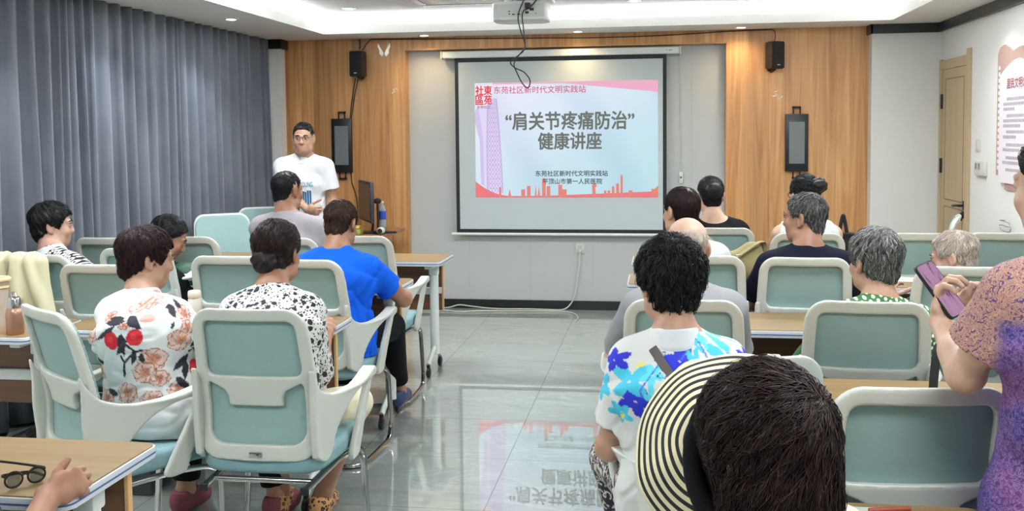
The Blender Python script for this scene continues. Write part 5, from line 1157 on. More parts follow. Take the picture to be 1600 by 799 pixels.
# --- left block
person('person with short black hair in a black blouse with white rings, far left', (-3.04, 4.72), -18, at(82, 352, 4.84), hyaw=-38, hpitch=4, skin='pink', g=1.1, group=GP, eyes=True, top=F_['rings'], bottom=F_['black'], hands=TBL(0.02), sleeve=0.9,
       collar=('polo', F_['white']), hair=dict(SHORT_F, color='black', seed=11, strands=1800))
pg = lambda x, y: (0.055+(x-222)*0.0030, 1.625-(y-211)*0.00238)
def pm(*a): return pg(a[0]/3.474+130, a[1]/3.474+430)
def flower(cx, cy, r, n, cols, rot=0.0):
    out = []; c = pm(cx, cy)
    for k in range(n):
        an = rot+2*PI*k/n; e_ = pm(cx+r*math.cos(an), cy+r*math.sin(an)); m_ = (c[0]*.45+e_[0]*.55, c[1]*.45+e_[1]*.55); out += [('l', *c, *e_, r*0.0030*0.17, cols[0]), ('l', *c, *m_, r*0.0030*0.08, (186, 130, 108)), ('o', *c, *e_, r*0.0030*0.17, cols[1]), ('s', [c, (c[0]*.3+e_[0]*.7, c[1]*.3+e_[1]*.7)], 0.0012, cols[1])]
    return out
rust, pink_, blk = (158, 88, 66), (206, 180, 170), (30, 28, 40)
mot = []
for cx, cy, r, n, rt in ((205, 180, 52, 5, .3), (325, 145, 50, 5, .9), (268, 178, 38, 5, .1), (430, 370, 60, 6, .5), (475, 240, 46, 6, .2), (470, 312, 40, 5, .4), (330, 460, 62, 6, .8), (300, 530, 56, 6, .2), (70, 360, 46, 6, .2), (120, 250, 30, 5, .5), (210, 285, 26, 5, .2), (360, 560, 44, 5, .1), (-60, 300, 60, 6, .3), (-40, 480, 60, 6, .1), (620, 300, 56, 6, .4), (600, 440, 40, 5, .2), (60, 560, 50, 5, .6), (230, 640, 56, 6, .3), (120, 690, 50, 5, .2), (340, 670, 52, 6, .1), (430, 620, 44, 5, .5)): mot += flower(cx, cy, r, n, (pink_, rust), rt)
for cx, cy, ra, rb in ((295, 250, 44, 20),): mot.append(('e', *pm(cx, cy), ra*.00068, rb*.00068, 0, (206, 150, 136)))
for a_, b_, w in (((205, 265), (118, 285), 26), ((195, 255), (120, 262), 22), ((175, 290), (112, 378), 22), ((208, 240), (285, 302), 34), ((205, 330), (212, 450), 40), ((232, 360), (175, 450), 26), ((415, 200), (365, 205), 20), ((400, 190), (425, 260), 40), ((440, 170), (470, 215), 30), ((395, 310), (412, 270), 14), ((480, 420), (535, 378), 26), ((470, 455), (408, 530), 30), ((460, 480), (450, 580), 26), ((540, 460), (570, 540), 26), ((188, 118), (222, 90), 26), ((230, 95), (268, 88), 22), ((268, 88), (300, 30), 26), ((262, 430), (248, 490), 22), ((250, 720), (200, 770), 30), ((180, 660), (120, 640), 26), ((380, 650), (330, 720), 30), ((60, 470), (110, 520), 26), ((420, 560), (470, 640), 26), ((280, 430), (298, 480), 22)):
    mot.append(('l', *pm(*a_), *pm(*b_), w*0.00046, blk))
mot.append(('s', [pm(225, 380), pm(262, 420), pm(215, 480), pm(208, 555)], 0.0045, blk)); mot.append(('s', [pm(250, 425), pm(290, 410)], 0.0038, blk)); mot.append(('s', [pm(215, 480), pm(196, 450)], 0.004, blk)); mot.append(('s', [pm(470, 440), pm(500, 430), pm(540, 470)], 0.003, blk)); mot.append(('s', [pm(545, 480), pm(560, 550)], 0.004, blk))
for cx, cy, ra, rb in ((168, 372, 28, 46), (260, 345, 36, 42), (505, 533, 36, 42), (536, 425, 17, 34), (-10, 420, 28, 40), (640, 380, 28, 40)): mot += [('e', *pm(cx, cy), ra*.00080, rb*.00072, 0, (196, 24, 40)), ('e', *pm(cx-6, cy-6), ra*.0003, rb*.0003, 0, (216, 52, 60))]
person('woman in a white blouse printed with red fruit and rust flowers', (-1.88, 3.42), -10, at(229, 404, 3.58), hyaw=-34, hpitch=10, skin='mid', g=1.12, h=0.0045, group=GP, eyes=True, top=F_['print'], paint=((208, 210, 208), mot), bottom=F_['black'], pants_to=0.86, hands={'L': dict(loc=(-0.05, 0.38, 0.80)), 'R': dict(loc=(0.13, 0.36, 0.79), pole=(0.7, -0.4, -0.7))},
       sleeve=1.3, wr=0.007, hem=0.50, collar=('polo', F_['white']), hair=dict(SHORT_F, color='wine', seed=21, strands=4500, zt=[(-.14, -.10), (-.05, -.095), (-.02, -.07), (.0, -.045), (.02, -.05), (.035, -.04), (.05, .02), (.065, .05), (.13, .07)]), shoes=F_['maroon'], knees={'L': (-0.15, 0.42, 0.53), 'R': (0.17, 0.43, 0.53)}, feet={'L': (-0.19, 0.40, 0.09), 'R': (0.22, 0.46, 0.09)})
person('woman in black bowing her head, seated behind the fruit-print blouse', (-2.70, 4.97), -10, at(263, 372, 5.12), hyaw=-52, hpitch=28, skin='tan', g=1.1, group=GP, eyes=True, top=F_['black'], bottom=F_['black'], hands=TBL(0.0, -.04), sleeve=1.2, hair=dict(style='up', color='black', seed=31, flow=(0, -.12, -.03), bun=((0, -0.11, -0.02), (.045, .035, .045)), puff=(.004, .004, .006)))
person('woman with a low dark bun in a white blouse with black blossoms, front left chair', (-1.40, 3.36), 2, at(434, 395, 3.62), hyaw=-8, hpitch=6, skin='tan', g=1.0, h=0.005, group=GP, top=F_['blobs'], bottom=F_['cream'], sw=0.148, hands={'L': dict(loc=(-0.10, 0.42, 0.80), pole=(-0.1, -0.4, -1)), 'R': dict(loc=(0.08, 0.42, 0.80), pole=(0.1, -0.4, -1))}, sleeve=1.25, wr=0.007,
       hair=dict(style='up', color='darkbrown', seed=41, strands=4500, puff=(.006, .008, .008), flow=(0, -.12, -.05), bun=((-0.005, -0.092, -0.03), (.055, .036, .05)), zt=[(-.14, -.085), (-.05, -.07), (-.02, -.045), (.02, -.03), (.04, .03), (.06, .06), (.13, .08)], amp=.004, length=.08), shoes=F_['leopard'], pants_to=0.5, knees={'L': (-0.12, 0.42, 0.53), 'R': (0.19, 0.41, 0.52)}, feet={'L': (-0.16, 0.50, 0.09), 'R': (0.02, 0.50, 0.09)})
person('man in a bright blue T-shirt leaning on his table', (-1.63, 4.71), -2, at(533, 350, 4.88), hyaw=-6, hpitch=16, sex='m', skin='tan', g=1.14, group=GP, top=F_['blue'], bottom=F_['black'], h=0.005, sleeve=0.62, sleeve_r=0.03, wr=0.008, hands={'L': dict(loc=(-0.12, 0.42, 0.80)), 'R': dict(loc=(0.12, 0.42, 0.80), pole=(0.95, -0.5, -0.5))},
       collar=('tee', F_['blue']), hair=dict(style='short_m', color='brown', seed=51, strands=3000, amp=.0035, length=.035), shoes=F_['navyclog'], knees={'L': (-0.10, 0.42, 0.54), 'R': (0.16, 0.47, 0.55)}, feet={'L': (-0.06, 0.40, 0.09), 'R': (0.12, 0.72, 0.12)}, pants_to=0.82)
person('man with cropped dark hair in a pale grey shirt, seated before the standing speaker', (-2.15, 5.57), -3, at(449, 298, 5.68), hyaw=-22, hpitch=2, sex='m', skin='tan', g=1.06, group=GP, top=F_['pgrey'], bottom=F_['dark'], hands=TBL(), sleeve=0.75, collar=('polo', F_['pgrey']), wr=0.005, hair=dict(style='short_m', color='black', seed=61, puff=(-.003, -.003, -.003), amp=.0012, length=.015, strands=2000))
# the speaker
sp = person('man with glasses in a white printed T-shirt, standing and speaking', (-2.80, 7.38), 186, at(474, 216, 7.32), hyaw=6, hpitch=4, sex='m', skin='mid', g=1.12, h=0.005, stand=True, top=F_['white'], bottom=F_['dark'], sleeve=0.62, sleeve_r=0.035, wr=0.005, collar=('tee', F_['white']), eyes=True, zhip=0.88, hem=0.78, jaw=1.12,
            hands={'R': dict(at=at(482, 331, 7.05), pole=(0.9, -0.3, -0.6), pose='loose', dir=(0.95, -0.3, -0.15), palm=(0.2, 1, 0.2)), 'L': dict(loc=(-0.27, 0.04, 0.70), pole=(-0.3, -1, 0))}, hair=dict(style='short_m', color='black', seed=71, strands=3000, puff=(-.003, 0, .002), amp=.0015, length=.022, rough=.004, zt=[(-.12, -.085), (-.075, -.08), (-.04, -.03), (-.015, .01), (.015, .004), (.026, -.018), (.036, .012), (.046, .045), (.06, .066), (.075, .076), (.12, .08)]))
def on_head(p, x, y, z): return tuple(p['C']+p['R'] @ np.array([x, y, z])*p['hs'])
gl = MB()
for s in (-1, 1):
    gl.tube([on_head(sp, s*0.032+0.023*math.cos(t)*1.05, 0.104-0.10*abs(s*0.032+0.024*math.cos(t))**1.5, 0.004+0.018*math.sin(t)) for t in np.linspace(0, 2*PI, 25)[:-1]], 0.0015, n=6, closed=True)
    gl.tube([on_head(sp, s*0.057, 0.101, 0.010), on_head(sp, s*0.074, 0.075, 0.012), on_head(sp, s*0.083, 0.0, 0.012), on_head(sp, s*0.082, -0.02, 0.0)], 0.0018, n=6)
gl.tube([on_head(sp, -0.009, 0.103, 0.008), on_head(sp, 0, 0.108, 0.012), on_head(sp, 0.009, 0.103, 0.008)], 0.0018, n=6)
gl.build('glasses', mat('glasses_frame', (60, 48, 44), 0.3, 0.4), sp['root'], True)
def chest_print(p, x, z, lift=0.004):
    """a point on the front of the shirt, in the person's own frame"""
    so = [c for c in p['root'].children if c.name.startswith('shirt')][0]
    ok, co, nr, ix = so.ray_cast(Vector((x, 0.6, z)), Vector((0, -1, 0)))
    return Vector((x, (co.y if ok else 0.13)+lift, z))
bpy.context.view_layer.update()
teal_ink = mat('print_ink', (56, 128, 150), 0.7); deep_ink = mat('print_ink_dark', (22, 84, 122), 0.7)
t = text_mesh('shirt_lettering', 'OBER YOUNG', 0.052, teal_ink, sp['root'], 0.0006, sx=0.50)
for v in t.data.vertices: q = chest_print(sp, -(v.co.x)-0.05+v.co.y*0.12, 1.215+v.co.y); v.co = q
rng = random.Random(5); m = MB()
for k, (x, z0, z1) in enumerate(((-0.01, 1.06, 1.09), (-0.025, 1.02, 1.13), (-0.045, 1.05, 1.16), (-0.062, 1.09, 1.165), (-0.078, 1.045, 1.16), (-0.095, 1.06, 1.17), (-0.112, 1.04, 1.17), (-0.035, 0.985, 1.0), (0.0, 1.0, 1.04))):
    w = 0.0065; col = [chest_print(sp, x+dx, z0+(z1-z0)*i/6+dx*.6, 0.003) for i in range(7) for dx in (-w, w)]; vs = [m.bm.verts.new(c) for c in col]
    for i in range(6): m.bm.faces.new((vs[2*i], vs[2*i+1], vs[2*i+3], vs[2*i+2]))
m.build('shirt_brushmarks', deep_ink, sp['root'])
# the man at the lower left corner
bl = person('person in a dark teal shirt at the lower left corner, fist resting on the table', (-1.56, 1.66), 0, (-1.60, 1.80, 1.165), hyaw=0, hpitch=8, sex='m', skin='tan', g=1.05, h=0.0032, top=F_['teal'], bottom=F_['dark'], sleeve=0.9, sleeve_r=0.018,
            hands={'R': dict(at=tuple(at(76, 776, 2.03)), pole=(0.3, -0.6, -0.9), pose='half', size=0.92, dir=(0.70, 0.60, 0.30), palm=(-0.35, 0.80, -0.40), thumb=1.0, tcurl=10, tlen=0.66), 'L': dict(loc=(-0.15, 0.36, 0.80))}, hair=dict(style='short_m', color='greyblack', seed=81))
# --- right block
p9 = lambda x, y: ((x-1052)*0.00200, 1.6-(y-203)*0.00188)
def q9(*a): return p9(a[0]/3.195+960, a[1]/3.195+490)
def petals(cx, cy, L1, n, c, rot=0, w=.3): return [('e', *q9(cx+L1*.66*math.cos(rot+2*PI*k/n), cy+L1*.66*math.sin(rot+2*PI*k/n)), L1*.00074*.48, L1*.00074*w*.72, -math.degrees(rot+2*PI*k/n), c) for k in range(n)]
B1, B2, C1, C2 = (30, 40, 190), (74, 34, 196), (66, 186, 214), (92, 206, 222)
mot = petals(250, 160, 80, 5, B1, .55, .42)+petals(90, 350, 62, 5, B1, .2, .42)+petals(60, 265, 70, 4, C1, .6, .45)+petals(140, 222, 42, 5, C2, .1, .42)+petals(515, 130, 75, 3, C1, 1.2, .4)+petals(430, 70, 40, 5, C2, .2, .45)+petals(372, 110, 34, 3, C1, .3, .5)+petals(155, 305, 32, 3, C2, .3, .5)+petals(330, 160, 46, 4, C1, .7, .4)
mot += petals(620, 185, 55, 5, B1, .3, .42)+petals(560, 235, 44, 3, B2, -.2, .5)+petals(-20, 180, 46, 5, B1, .5, .42)+petals(20, 420, 44, 5, C1, .5, .42)+petals(700, 300, 60, 5, C1, .2, .42)+petals(640, 70, 34, 4, C2, 0, .4)+petals(200, 420, 56, 5, C1, .2, .42)+petals(420, 380, 70, 5, B1, .6, .42)+petals(560, 420, 60, 4, C2, .2, .4)+petals(300, 330, 50, 5, C2, .1, .42)+petals(-80, 320, 60, 5, C1, .3, .42)
for a_, b_ in (((450, 240), (455, 180)), ((510, 240), (505, 195)), ((130, 130), (150, 170)), ((180, 200), (195, 230))): mot.append(('o', *q9(*a_), *q9(*b_), .018, (40, 44, 110)))
for pts in (((400, 80), (410, 200)), ((380, 70), (405, 110), (420, 210)), ((160, 140), (110, 300), (120, 330)), ((330, 80), (250, 160))): mot.append(('s', [q9(*p_) for p_ in pts], .0022, (70, 100, 200)))
for cx, cy in ((20, 440), (70, 190), (590, 175), (250, 300)): mot.append(('e', *q9(cx, cy), .012, .006, 30, (222, 220, 110)))
pw = person('woman with thick black hair in a white polo with blue and turquoise flowers', (0.07, 2.80), 4, at(1046, 440, 2.90), hyaw=20, hpitch=4, skin='mid', g=0.98, sw=0.142, h=0.0045, group=GP, top=F_['print'], paint=((208, 208, 204), mot), bottom=F_['batik'], collar=('polo', F_['white']), sleeve=0.72, sleeve_r=0.026, wr=0.006, hands={'L': dict(loc=(-0.13, 0.27, 0.66), pole=(-0.38, -0.3, -1)), 'R': dict(loc=(0.12, 0.30, 0.70))},
       knees={'L': (-0.20, 0.40, 0.53), 'R': (0.12, 0.43, 0.53)}, hair=dict(style='short_f', color='black', seed=91, strands=7000, puff=(.014, .010, .016), amp=.006, length=.05, sr=.0014, rough=.012))
bpy.context.view_layer.update()
so = [c for c in pw['root'].children if c.name.startswith('shirt')][0]; pts = []
for i in range(14):
    t = i/13; x, z = -0.095+0.22*t, pw['Nb'][2]-0.005-0.30*t; ok, co, nr, ix = so.ray_cast(Vector((x, -0.6, z)), Vector((0, 1, 0)))
    if ok: pts.append((x, co.y-0.003, z))
MB().tube(pts, 0.014, 0.003, n=8, up=(0, -1, 0)).build('shoulder_strap', cloth('strap_cloth', (98, 92, 90)), pw['root'], True)
person('bald elderly man in a grey shirt in front of the flowered polo', (0.06, 3.69), 2, at(1073, 388, 3.82), hyaw=10, hpitch=6, sex='m', skin='pink', g=1.06, group=GP, top=F_['grey'], bottom=F_['dark'], hands=TBL(), sleeve=0.8, collar=('tee', F_['grey']), hair=dict(style='short_m', color='white', seed=101, fringe=True, nape=False, puff=(-.003, -.003, -.004), strands=500, amp=.0008, length=.02, sr=.0007))
person('woman with smooth reddish-brown hair in a white top, second row right', (0.16, 4.93), 2, at(1064, 330, 5.0), hyaw=35, hpitch=2, skin='mid', group=GP, top=F_['white'], bottom=F_['dark'], hands=TBL(), hair=dict(style='bob', color='wine', seed=111, strands=2500, amp=.002, zt=[(-.14, -.10), (-.05, -.095), (-.02, -.06), (.0, -.03), (.02, -.04), (.04, .0), (.06, .05), (.13, .07)]))
person('woman with black hair pinned up, black top, beyond the khaki bag', (0.37, 6.28), 4, at(1110, 305, 6.34), hyaw=6, hpitch=2, skin='light', g=1.12, group=GP, top=F_['black'], bottom=F_['black'], hands=TBL(), sleeve=0.9, scoop=0.04, hair=dict(style='up', color='black', seed=121, flow=(0, -.12, .03), bun=((0, -0.10, .03), (.055, .035, .055)), amp=.001, strands=1200))
wt = person('woman in a sleeveless white top with her black hair in a bun, front row', (0.86, 5.97), 3, at(1257, 306, 6.05), hyaw=16, hpitch=2, skin='light', group=GP, eyes=True, top=F_['white'], bottom=F_['dark'], hands=TBL(), sleeve=0, scoop=0.06, hair=dict(style='up', color='black', seed=131, flow=(.04, -.1, .06), bun=((0.045, -0.085, .06), (.055, .05, .045)), puff=(.006, .004, .006), strands=1600, amp=.005))
m = MB(); m.tube([on_head(wt, -0.057, 0.10, 0.01), on_head(wt, -0.075, 0.07, 0.012), on_head(wt, -0.084, 0.0, 0.012)], 0.002, n=6).tube([on_head(wt, -0.032+0.023*math.cos(t), 0.102, 0.004+0.02*math.sin(t)) for t in np.linspace(0, 2*PI, 19)[:-1]], 0.002, n=6, closed=True).tube([on_head(wt, 0.032+0.023*math.cos(t), 0.102, 0.004+0.02*math.sin(t)) for t in np.linspace(0, 2*PI, 19)[:-1]], 0.002, n=6, closed=True).tube([on_head(wt, 0.057, 0.10, 0.01), on_head(wt, 0.075, 0.07, 0.012), on_head(wt, 0.084, 0.0, 0.012)], 0.002, n=6); m.build('glasses', M['black'], wt['root'], True)
person('grey-haired man in a navy T-shirt, face turned left in profile', (0.69, 4.89), 2, at(1257, 341, 4.95), hyaw=58, hpitch=2, sex='m', skin='tan', g=1.08, h=0.005, group=GP, eyes=True, top=F_['navy'], bottom=F_['dark'], hands=TBL(), sleeve=0.75, sleeve_r=.03, collar=('tee', F_['navy']), hair=dict(style='short_m', color='greyblack', seed=141, strands=3500, puff=(0, .002, .002), length=.04))
gp = person('elderly person with grey hair in a green shirt with white dots', (0.78, 3.72), 6, at(1366, 408, 3.82), hyaw=22, hpitch=6, skin='mid', g=1.04, h=0.005, group=GP, eyes=True, top=F_['dots'], bottom=F_['dark'], collar=('tee', F_['dots']), sleeve=0.95, sleeve_r=.026, wr=0.005, hands={'L': dict(at=tuple(at(1262, 545, 3.95)), pole=(-0.6, -0.5, -0.8), pose='loose', dir=(-0.1, 0.4, -0.9), palm=(1, 0, 0)), 'R': dict(loc=(0.12, 0.38, 0.80))},
            hair=dict(style='short_f', color='grey', seed=151, strands=5000, puff=(.008, .008, .006), amp=.004, length=.05))
person('white-haired man in a navy striped shirt, low behind the phone', (1.32, 4.63), 6, at(1490, 402, 4.74), hyaw=55, hpitch=14, sex='m', skin='pink', group=GP, zhip=0.53, eyes=True, top=F_['stripe'], bottom=F_['dark'], hands={'L': dict(loc=(-0.20, 0.36, 0.78)), 'R': dict(loc=(0.1, 0.36, 0.78))}, sleeve=1.2, hair=dict(style='short_m', color='white', seed=161, strands=2500, puff=(.002, .004, -.002), length=.04, fringe=False))
# woman with the phone
ph = person('woman in a purple lace dress standing at the right edge, photographing with a phone', (0.875, 2.20), 12, at(1660, 290, 2.22), hyaw=18, hpitch=6, skin='light', g=0.98, h=0.0045, stand=True, zhip=0.82, sw=0.15, arm=(0.205, 0.222), top=F_['dress'], topname='dress', skirt=True, hem=0.40, sleeve=0.62, sleeve_r=0.034, wr=0.003, depth=0.92,
            hands={'L': dict(at=tuple(at(1469, 502, 2.43)), pole=(-0.35, -0.75, -0.9), pose='grip', dir=(0.0, 0.15, 0.98), palm=(0.85, -0.5, 0.1), thumb=1.0, tcurl=35), 'R': dict(at=tuple(at(1545, 492, 2.60)), pole=(0.9, -0.6, -0.6), pose='loose', dir=(-0.75, 0.3, 0.45), palm=(-0.4, -0.5, 0.8))},
            hair=dict(style='up', color='black', seed=171, strands=4500, flow=(0, -.13, -.01), bun=((0, -0.12, -.01), (.055, .045, .05)), length=.08))
# skirt of the dress is one more child of the woman with the phone
f = SDF((-0.3, -0.3, 0.36), (0.3, 0.3, 1.06), 0.005); f.cap((0, 0, 0.40), (0, 0, 0.80), 0.150, 0.128, 0.03, 'u', (1, 0, 0), 1.52); f.cap((0, 0, 0.80), (0, 0, 0.92), 0.128, 0.112, 0.03, 'u', (1, 0, 0), 1.52); w_ = wob(77, 30); f.warp(lambda x, y, z: 0.004*w_(x, y, z*0.3)); f.put(lambda x, y, z: (0.40-z)+0*x+0*y, (-0.3, -0.3, 0.36), (0.3, 0.3, 1.0), 1e-4, 'i'); f.build('skirt', F_['dress'], ph['root'])
# the phone
o = bpy.data.objects.new('smartphone', None); COL.objects.link(o); tag(o, 'black smartphone with a pinkish screen, held up by the woman in purple', 'phone')
ca, cb = at(1446, 420, 2.46), at(1494, 486, 2.42); ax = Vector(cb-ca).normalized(); nrm = Vector((0.54, -0.70, 0.46)); nrm = (nrm-ax*nrm.dot(ax)).normalized(); wx = ax.cross(nrm)
wx, ax, nrm = wx*0.92, ax*0.92, nrm; ctr = Vector((ca+cb)/2); o.matrix_world = Matrix(((wx.x, ax.x, nrm.x, ctr.x), (wx.y, ax.y, nrm.y, ctr.y), (wx.z, ax.z, nrm.z, ctr.z), (0, 0, 0, 1)))
MB().prism(rrect(0.074, 0.158, 0.010), -0.0045, 0.0035, bev=0.0012).build('case', M['black'], o, True)
def phone_mat():
    m = bpy.data.materials.new('phone_screen'); m.use_nodes = True; nt = m.node_tree; nt.nodes.clear(); tc = N(nt, 'ShaderNodeTexCoord'); n = N(nt, 'ShaderNodeTexNoise', inputs={'Scale': 60.0, 'Detail': 2.0}); mp = N(nt, 'ShaderNodeMapping'); mp.inputs['Scale'].default_value = (1.5, 0.25, 1); mp.inputs['Rotation'].default_value = (0, 0, 0.5); L(nt, tc.outputs['Object'], mp.inputs[0]); L(nt, mp.outputs[0], n.inputs[0])
    r = ramp(nt, [(0.34, (96, 70, 92)), (0.42, (196, 150, 186)), (0.6, (206, 160, 196))]); L(nt, n.outputs[0], r.inputs[0]); e = N(nt, 'ShaderNodeEmission'); e.inputs[1].default_value = 0.75*2**(-EXPOSURE); L(nt, r.outputs[0], e.inputs[0]); q = N(nt, 'ShaderNodeOutputMaterial'); L(nt, e.outputs[0], q.inputs[0]); return m
MB().prism(rrect(0.068, 0.150, 0.008), 0.0034, 0.0042).build('screen', phone_mat(), o)
# --- woman in the striped hat
sh = person('woman with dark brown hair wearing a cream and black striped sun hat, nearest the camera', (0.24, 1.36), 10, at(1194, 712, 1.50), hyaw=26, hpitch=10, skin='light', g=1.0, h=0.005, top=F_['black'], bottom=F_['dark'], hands={'L': dict(loc=(-0.1, 0.36, 0.70)), 'R': dict(loc=(0.14, 0.34, 0.70))}, sleeve=0.8,
            hair=dict(style='bob', color='darkbrown', seed=181, h=0.004, strands=15000, puff=(.013, .012, .020), amp=.004, length=.11, whorl=(0.03, -0.11, 0.085), sr=.0010, taper=0.0, rough=.008, extra=[((0, -0.02, -0.06), (.088, .085, .11))], zt=[(-.2, -.19), (-.03, -.18), (.02, -.14), (.045, -.08), (.06, .02), (.09, .06), (.15, .07)]))
def stripe_mat():
    m, nt, b = nmat('striped_straw'); a = N(nt, 'ShaderNodeAttribute', attribute_name='ring'); ml = N(nt, 'ShaderNodeMath', operation='MULTIPLY', inputs={1: 9.0}); L(nt, a.outputs['Fac'], ml.inputs[0]); fr = N(nt, 'ShaderNodeMath', operation='FRACT'); L(nt, ml.outputs[0], fr.inputs[0])
    gt_ = N(nt, 'ShaderNodeMath', operation='GREATER_THAN', inputs={1: 0.53}); L(nt, fr.outputs[0], gt_.inputs[0]); L(nt, mixc(nt, gt_.outputs[0], (222, 212, 172), (24, 22, 30)), b.inputs['Base Color']); b.inputs['Roughness'].default_value = 0.8; return m
Hc = Vector(at(1194, 706, 1.50)); hn = (Vector((0, 0, CAM_H))-Hc).normalized(); an = Vector((-0.30, -0.82, 0.45)).normalized(); ux = Vector((0, 0, 1)).cross(an).normalized(); uy = an.cross(ux)
hc = Vector(at(1130, 694, 1.56)); V, F, ring = [], [], []; na, nr_ = 96, 30; w3 = wob(5, 20)
for j in range(nr_+1):
    q = j/nr_; r = 0.044+0.116*q
    for i in range(na):
        t = 2*PI*i/na; wv = 0.004*math.sin(5*t+2)*q+0.003*math.sin(9*t)*q
        V.append(hc+ux*(r*math.cos(t)*1.02)+uy*(r*math.sin(t)*1.0)+an*(-0.055*q*q+0.022*(1-q)+wv)); ring.append(q*0.93+0.01+0.006*math.sin(7*t+q*4))
for j in range(nr_):
    for i in range(na): F.append((j*na+i, j*na+(i+1) % na, (j+1)*na+(i+1) % na, (j+1)*na+i))
inv = Matrix.Rotation(-math.radians(10), 4, 'Z') @ Matrix.Translation((-0.24, -1.36, 0))
hb = mesh('sun_hat', [inv @ p for p in V], F, stripe_mat(), sh['root'], True); at_ = hb.data.attributes.new('ring', 'FLOAT', 'POINT'); at_.data.foreach_set('value', np.array(ring, np.float32)); md = hb.modifiers.new('t', 'SOLIDIFY'); md.thickness = 0.003
bc = Hc+Vector((0.0, -0.012, 0.0)); bandpts = [inv @ (bc+ux*(0.108*math.cos(t))+uy*(0.128*math.sin(t))) for t in np.linspace(math.radians(70), math.radians(290), 40)]
MB().tube(bandpts, 0.018, 0.018, n=12).build('hat_band', F_['black'], hb, True)

# ------------------------------------------------------------------ small things
def on_table(name, px, py, label, cat, z=TH, rz=0.0):
    d = _F + _r*((px-800)/FPX) - _u*((py-PPY)/FPX); p = d*((z-CAM_H)/d.z); o = empty(name, (p.x, p.y, z), rz); tag(o, label, cat); return o
gold = mat('rose_gold', (176, 136, 114), 0.28, 0.7)
o = on_table('flask', 24, 522, 'rose-gold metal flask with a steel cap on the left table', 'flask')
MB().lathe([(0.032, 0), (0.035, 0.004), (0.035, 0.085), (0.031, 0.105), (0.027, 0.112)], n=32).build('body', gold, o, True)
cp = MB().lathe([(0.027, 0.112), (0.0275, 0.118), (0.026, 0.15), (0.022, 0.158), (0.012, 0.16)], n=28).build('cap', M['chrome'], o, True)
MB().tube([(-0.012, 0, 0.16), (-0.008, 0, 0.175), (0.008, 0, 0.175), (0.012, 0, 0.16)], 0.005, n=8).build('loop', M['chrome'], cp, True)
o = on_table('drink_cup', -4, 512, 'pale translucent drink cup with a tan folded rim at the left edge', 'cup')
MB().lathe([(0.036, 0), (0.048, 0.15), (0.053, 0.205)], n=28).build('cup', mat('cup_plastic', (214, 200, 184), 0.35, trans=0.25), o, True)
MB().tube([(0.054*math.cos(t), 0.054*math.sin(t), 0.212) for t in np.linspace(0, 2*PI, 29)[:-1]], 0.010, n=8, closed=True).lathe([(0.05, 0.17), (0.055, 0.178), (0.053, 0.186)], n=28).build('rim', mat('rim_tan', (214, 184, 142), 0.6), o, True)
o = on_table('thermos', 305, 508, 'white thermos flask behind the front chair, under the empty chair', 'flask')
MB().lathe([(0.026, 0), (0.0275, 0.003), (0.0275, 0.115), (0.025, 0.12)], n=28).build('body', mat('thermos_white', (218, 212, 198), 0.45), o, True); MB().lathe([(0.0265, 0.121), (0.0275, 0.124), (0.0275, 0.147), (0.024, 0.152)], n=28).build('lid', mat('thermos_lid', (226, 216, 198), 0.45), o, True)
o = on_table('folder', 352, 494, 'bright pink folder corner beside the blossom blouse', 'folder', rz=0.3)
MB().prism([(0, 0), (0.12, 0.02), (0.10, 0.06), (0.03, 0.05)], 0.0, 0.004).box((0.01, 0.02, 0.004), (0.1, 0.028, 0.05), 0.002).build('sheet', mat('pink_plastic', (232, 44, 150), 0.4), o)
# folded glasses on the near left table
o = on_table('glasses', 40, 760, 'black folded eyeglasses lying on the lower left table', 'glasses', rz=0.9); o.scale = (0.75, 0.75, 0.9)
m = MB()
for s in (-1, 1):
    m.tube([(s*0.034+0.026*math.cos(t), 0.0, 0.024+0.02*math.sin(t)) for t in np.linspace(0, 2*PI, 25)[:-1]], 0.0024, 0.0035, n=6, closed=True)
m.tube([(-0.009, 0, 0.03), (0, 0.002, 0.033), (0.009, 0, 0.03)], 0.0025, n=6); m.build('frame', M['black'], o, True)
for s in (-1, 1): MB().tube(smooth_path([(s*0.06, 0.0, 0.036), (s*0.058, 0.02, 0.036), (-s*0.02, 0.026+s*0.005, 0.03+0.03*(s > 0)), (-s*0.062, 0.03+s*0.006, 0.012+0.06*(s > 0))], 6), 0.0022, 0.004, n=6).build('temple', M['black'], o, True)
for s in (-1, 1): MB().lathe([(0.021, -0.0006), (0.021, 0.0006)], n=24, M=Matrix.Translation((s*0.034, 0, 0.024)) @ Matrix.Rotation(PI/2, 4, 'X')).build('lens', mat('lens_glass', (150, 160, 160), 0.05, trans=0.9), o)
# cream jacket over the chair back
cj = CH['L5']; jl = cj.location
def jacket():
    f = SDF((-0.34, -0.48, 0.48), (0.34, -0.10, 1.10), 0.006); w1, w2 = wob(3, 26), wob(8, 60)
    f.cap((-0.20, -0.31, 1.045), (0.19, -0.31, 1.04), 0.034, 0.034, 0.03)
    for x0, x1, zb, r in ((-0.16, -0.19, 0.66, .035), (-0.04, -0.05, 0.60, .03), (0.08, 0.10, 0.64, .032), (0.18, 0.25, 0.60, .034)): f.cap((x0, -0.345, 1.03), (x1, -0.345, zb), 0.03, r, 0.05, 'u', (1, 0, 0), 2.2)
    f.cap((0.12, -0.36, 1.03), (0.27, -0.36, 0.72), 0.04, 0.05, 0.02); f.cap((0.0, -0.37, 1.04), (0.04, -0.40, 0.86), 0.035, 0.025, 0.02, 'u', (1, 0, 0), 2); f.cap((-0.12, -0.36, 1.03), (-0.2, -0.38, 0.8), 0.04, 0.03, 0.02)
    f.warp(lambda x, y, z: 0.016*w1(x*1.4, y, z*0.3)+0.006*w2(x*1.3, y, z*0.4)); return f
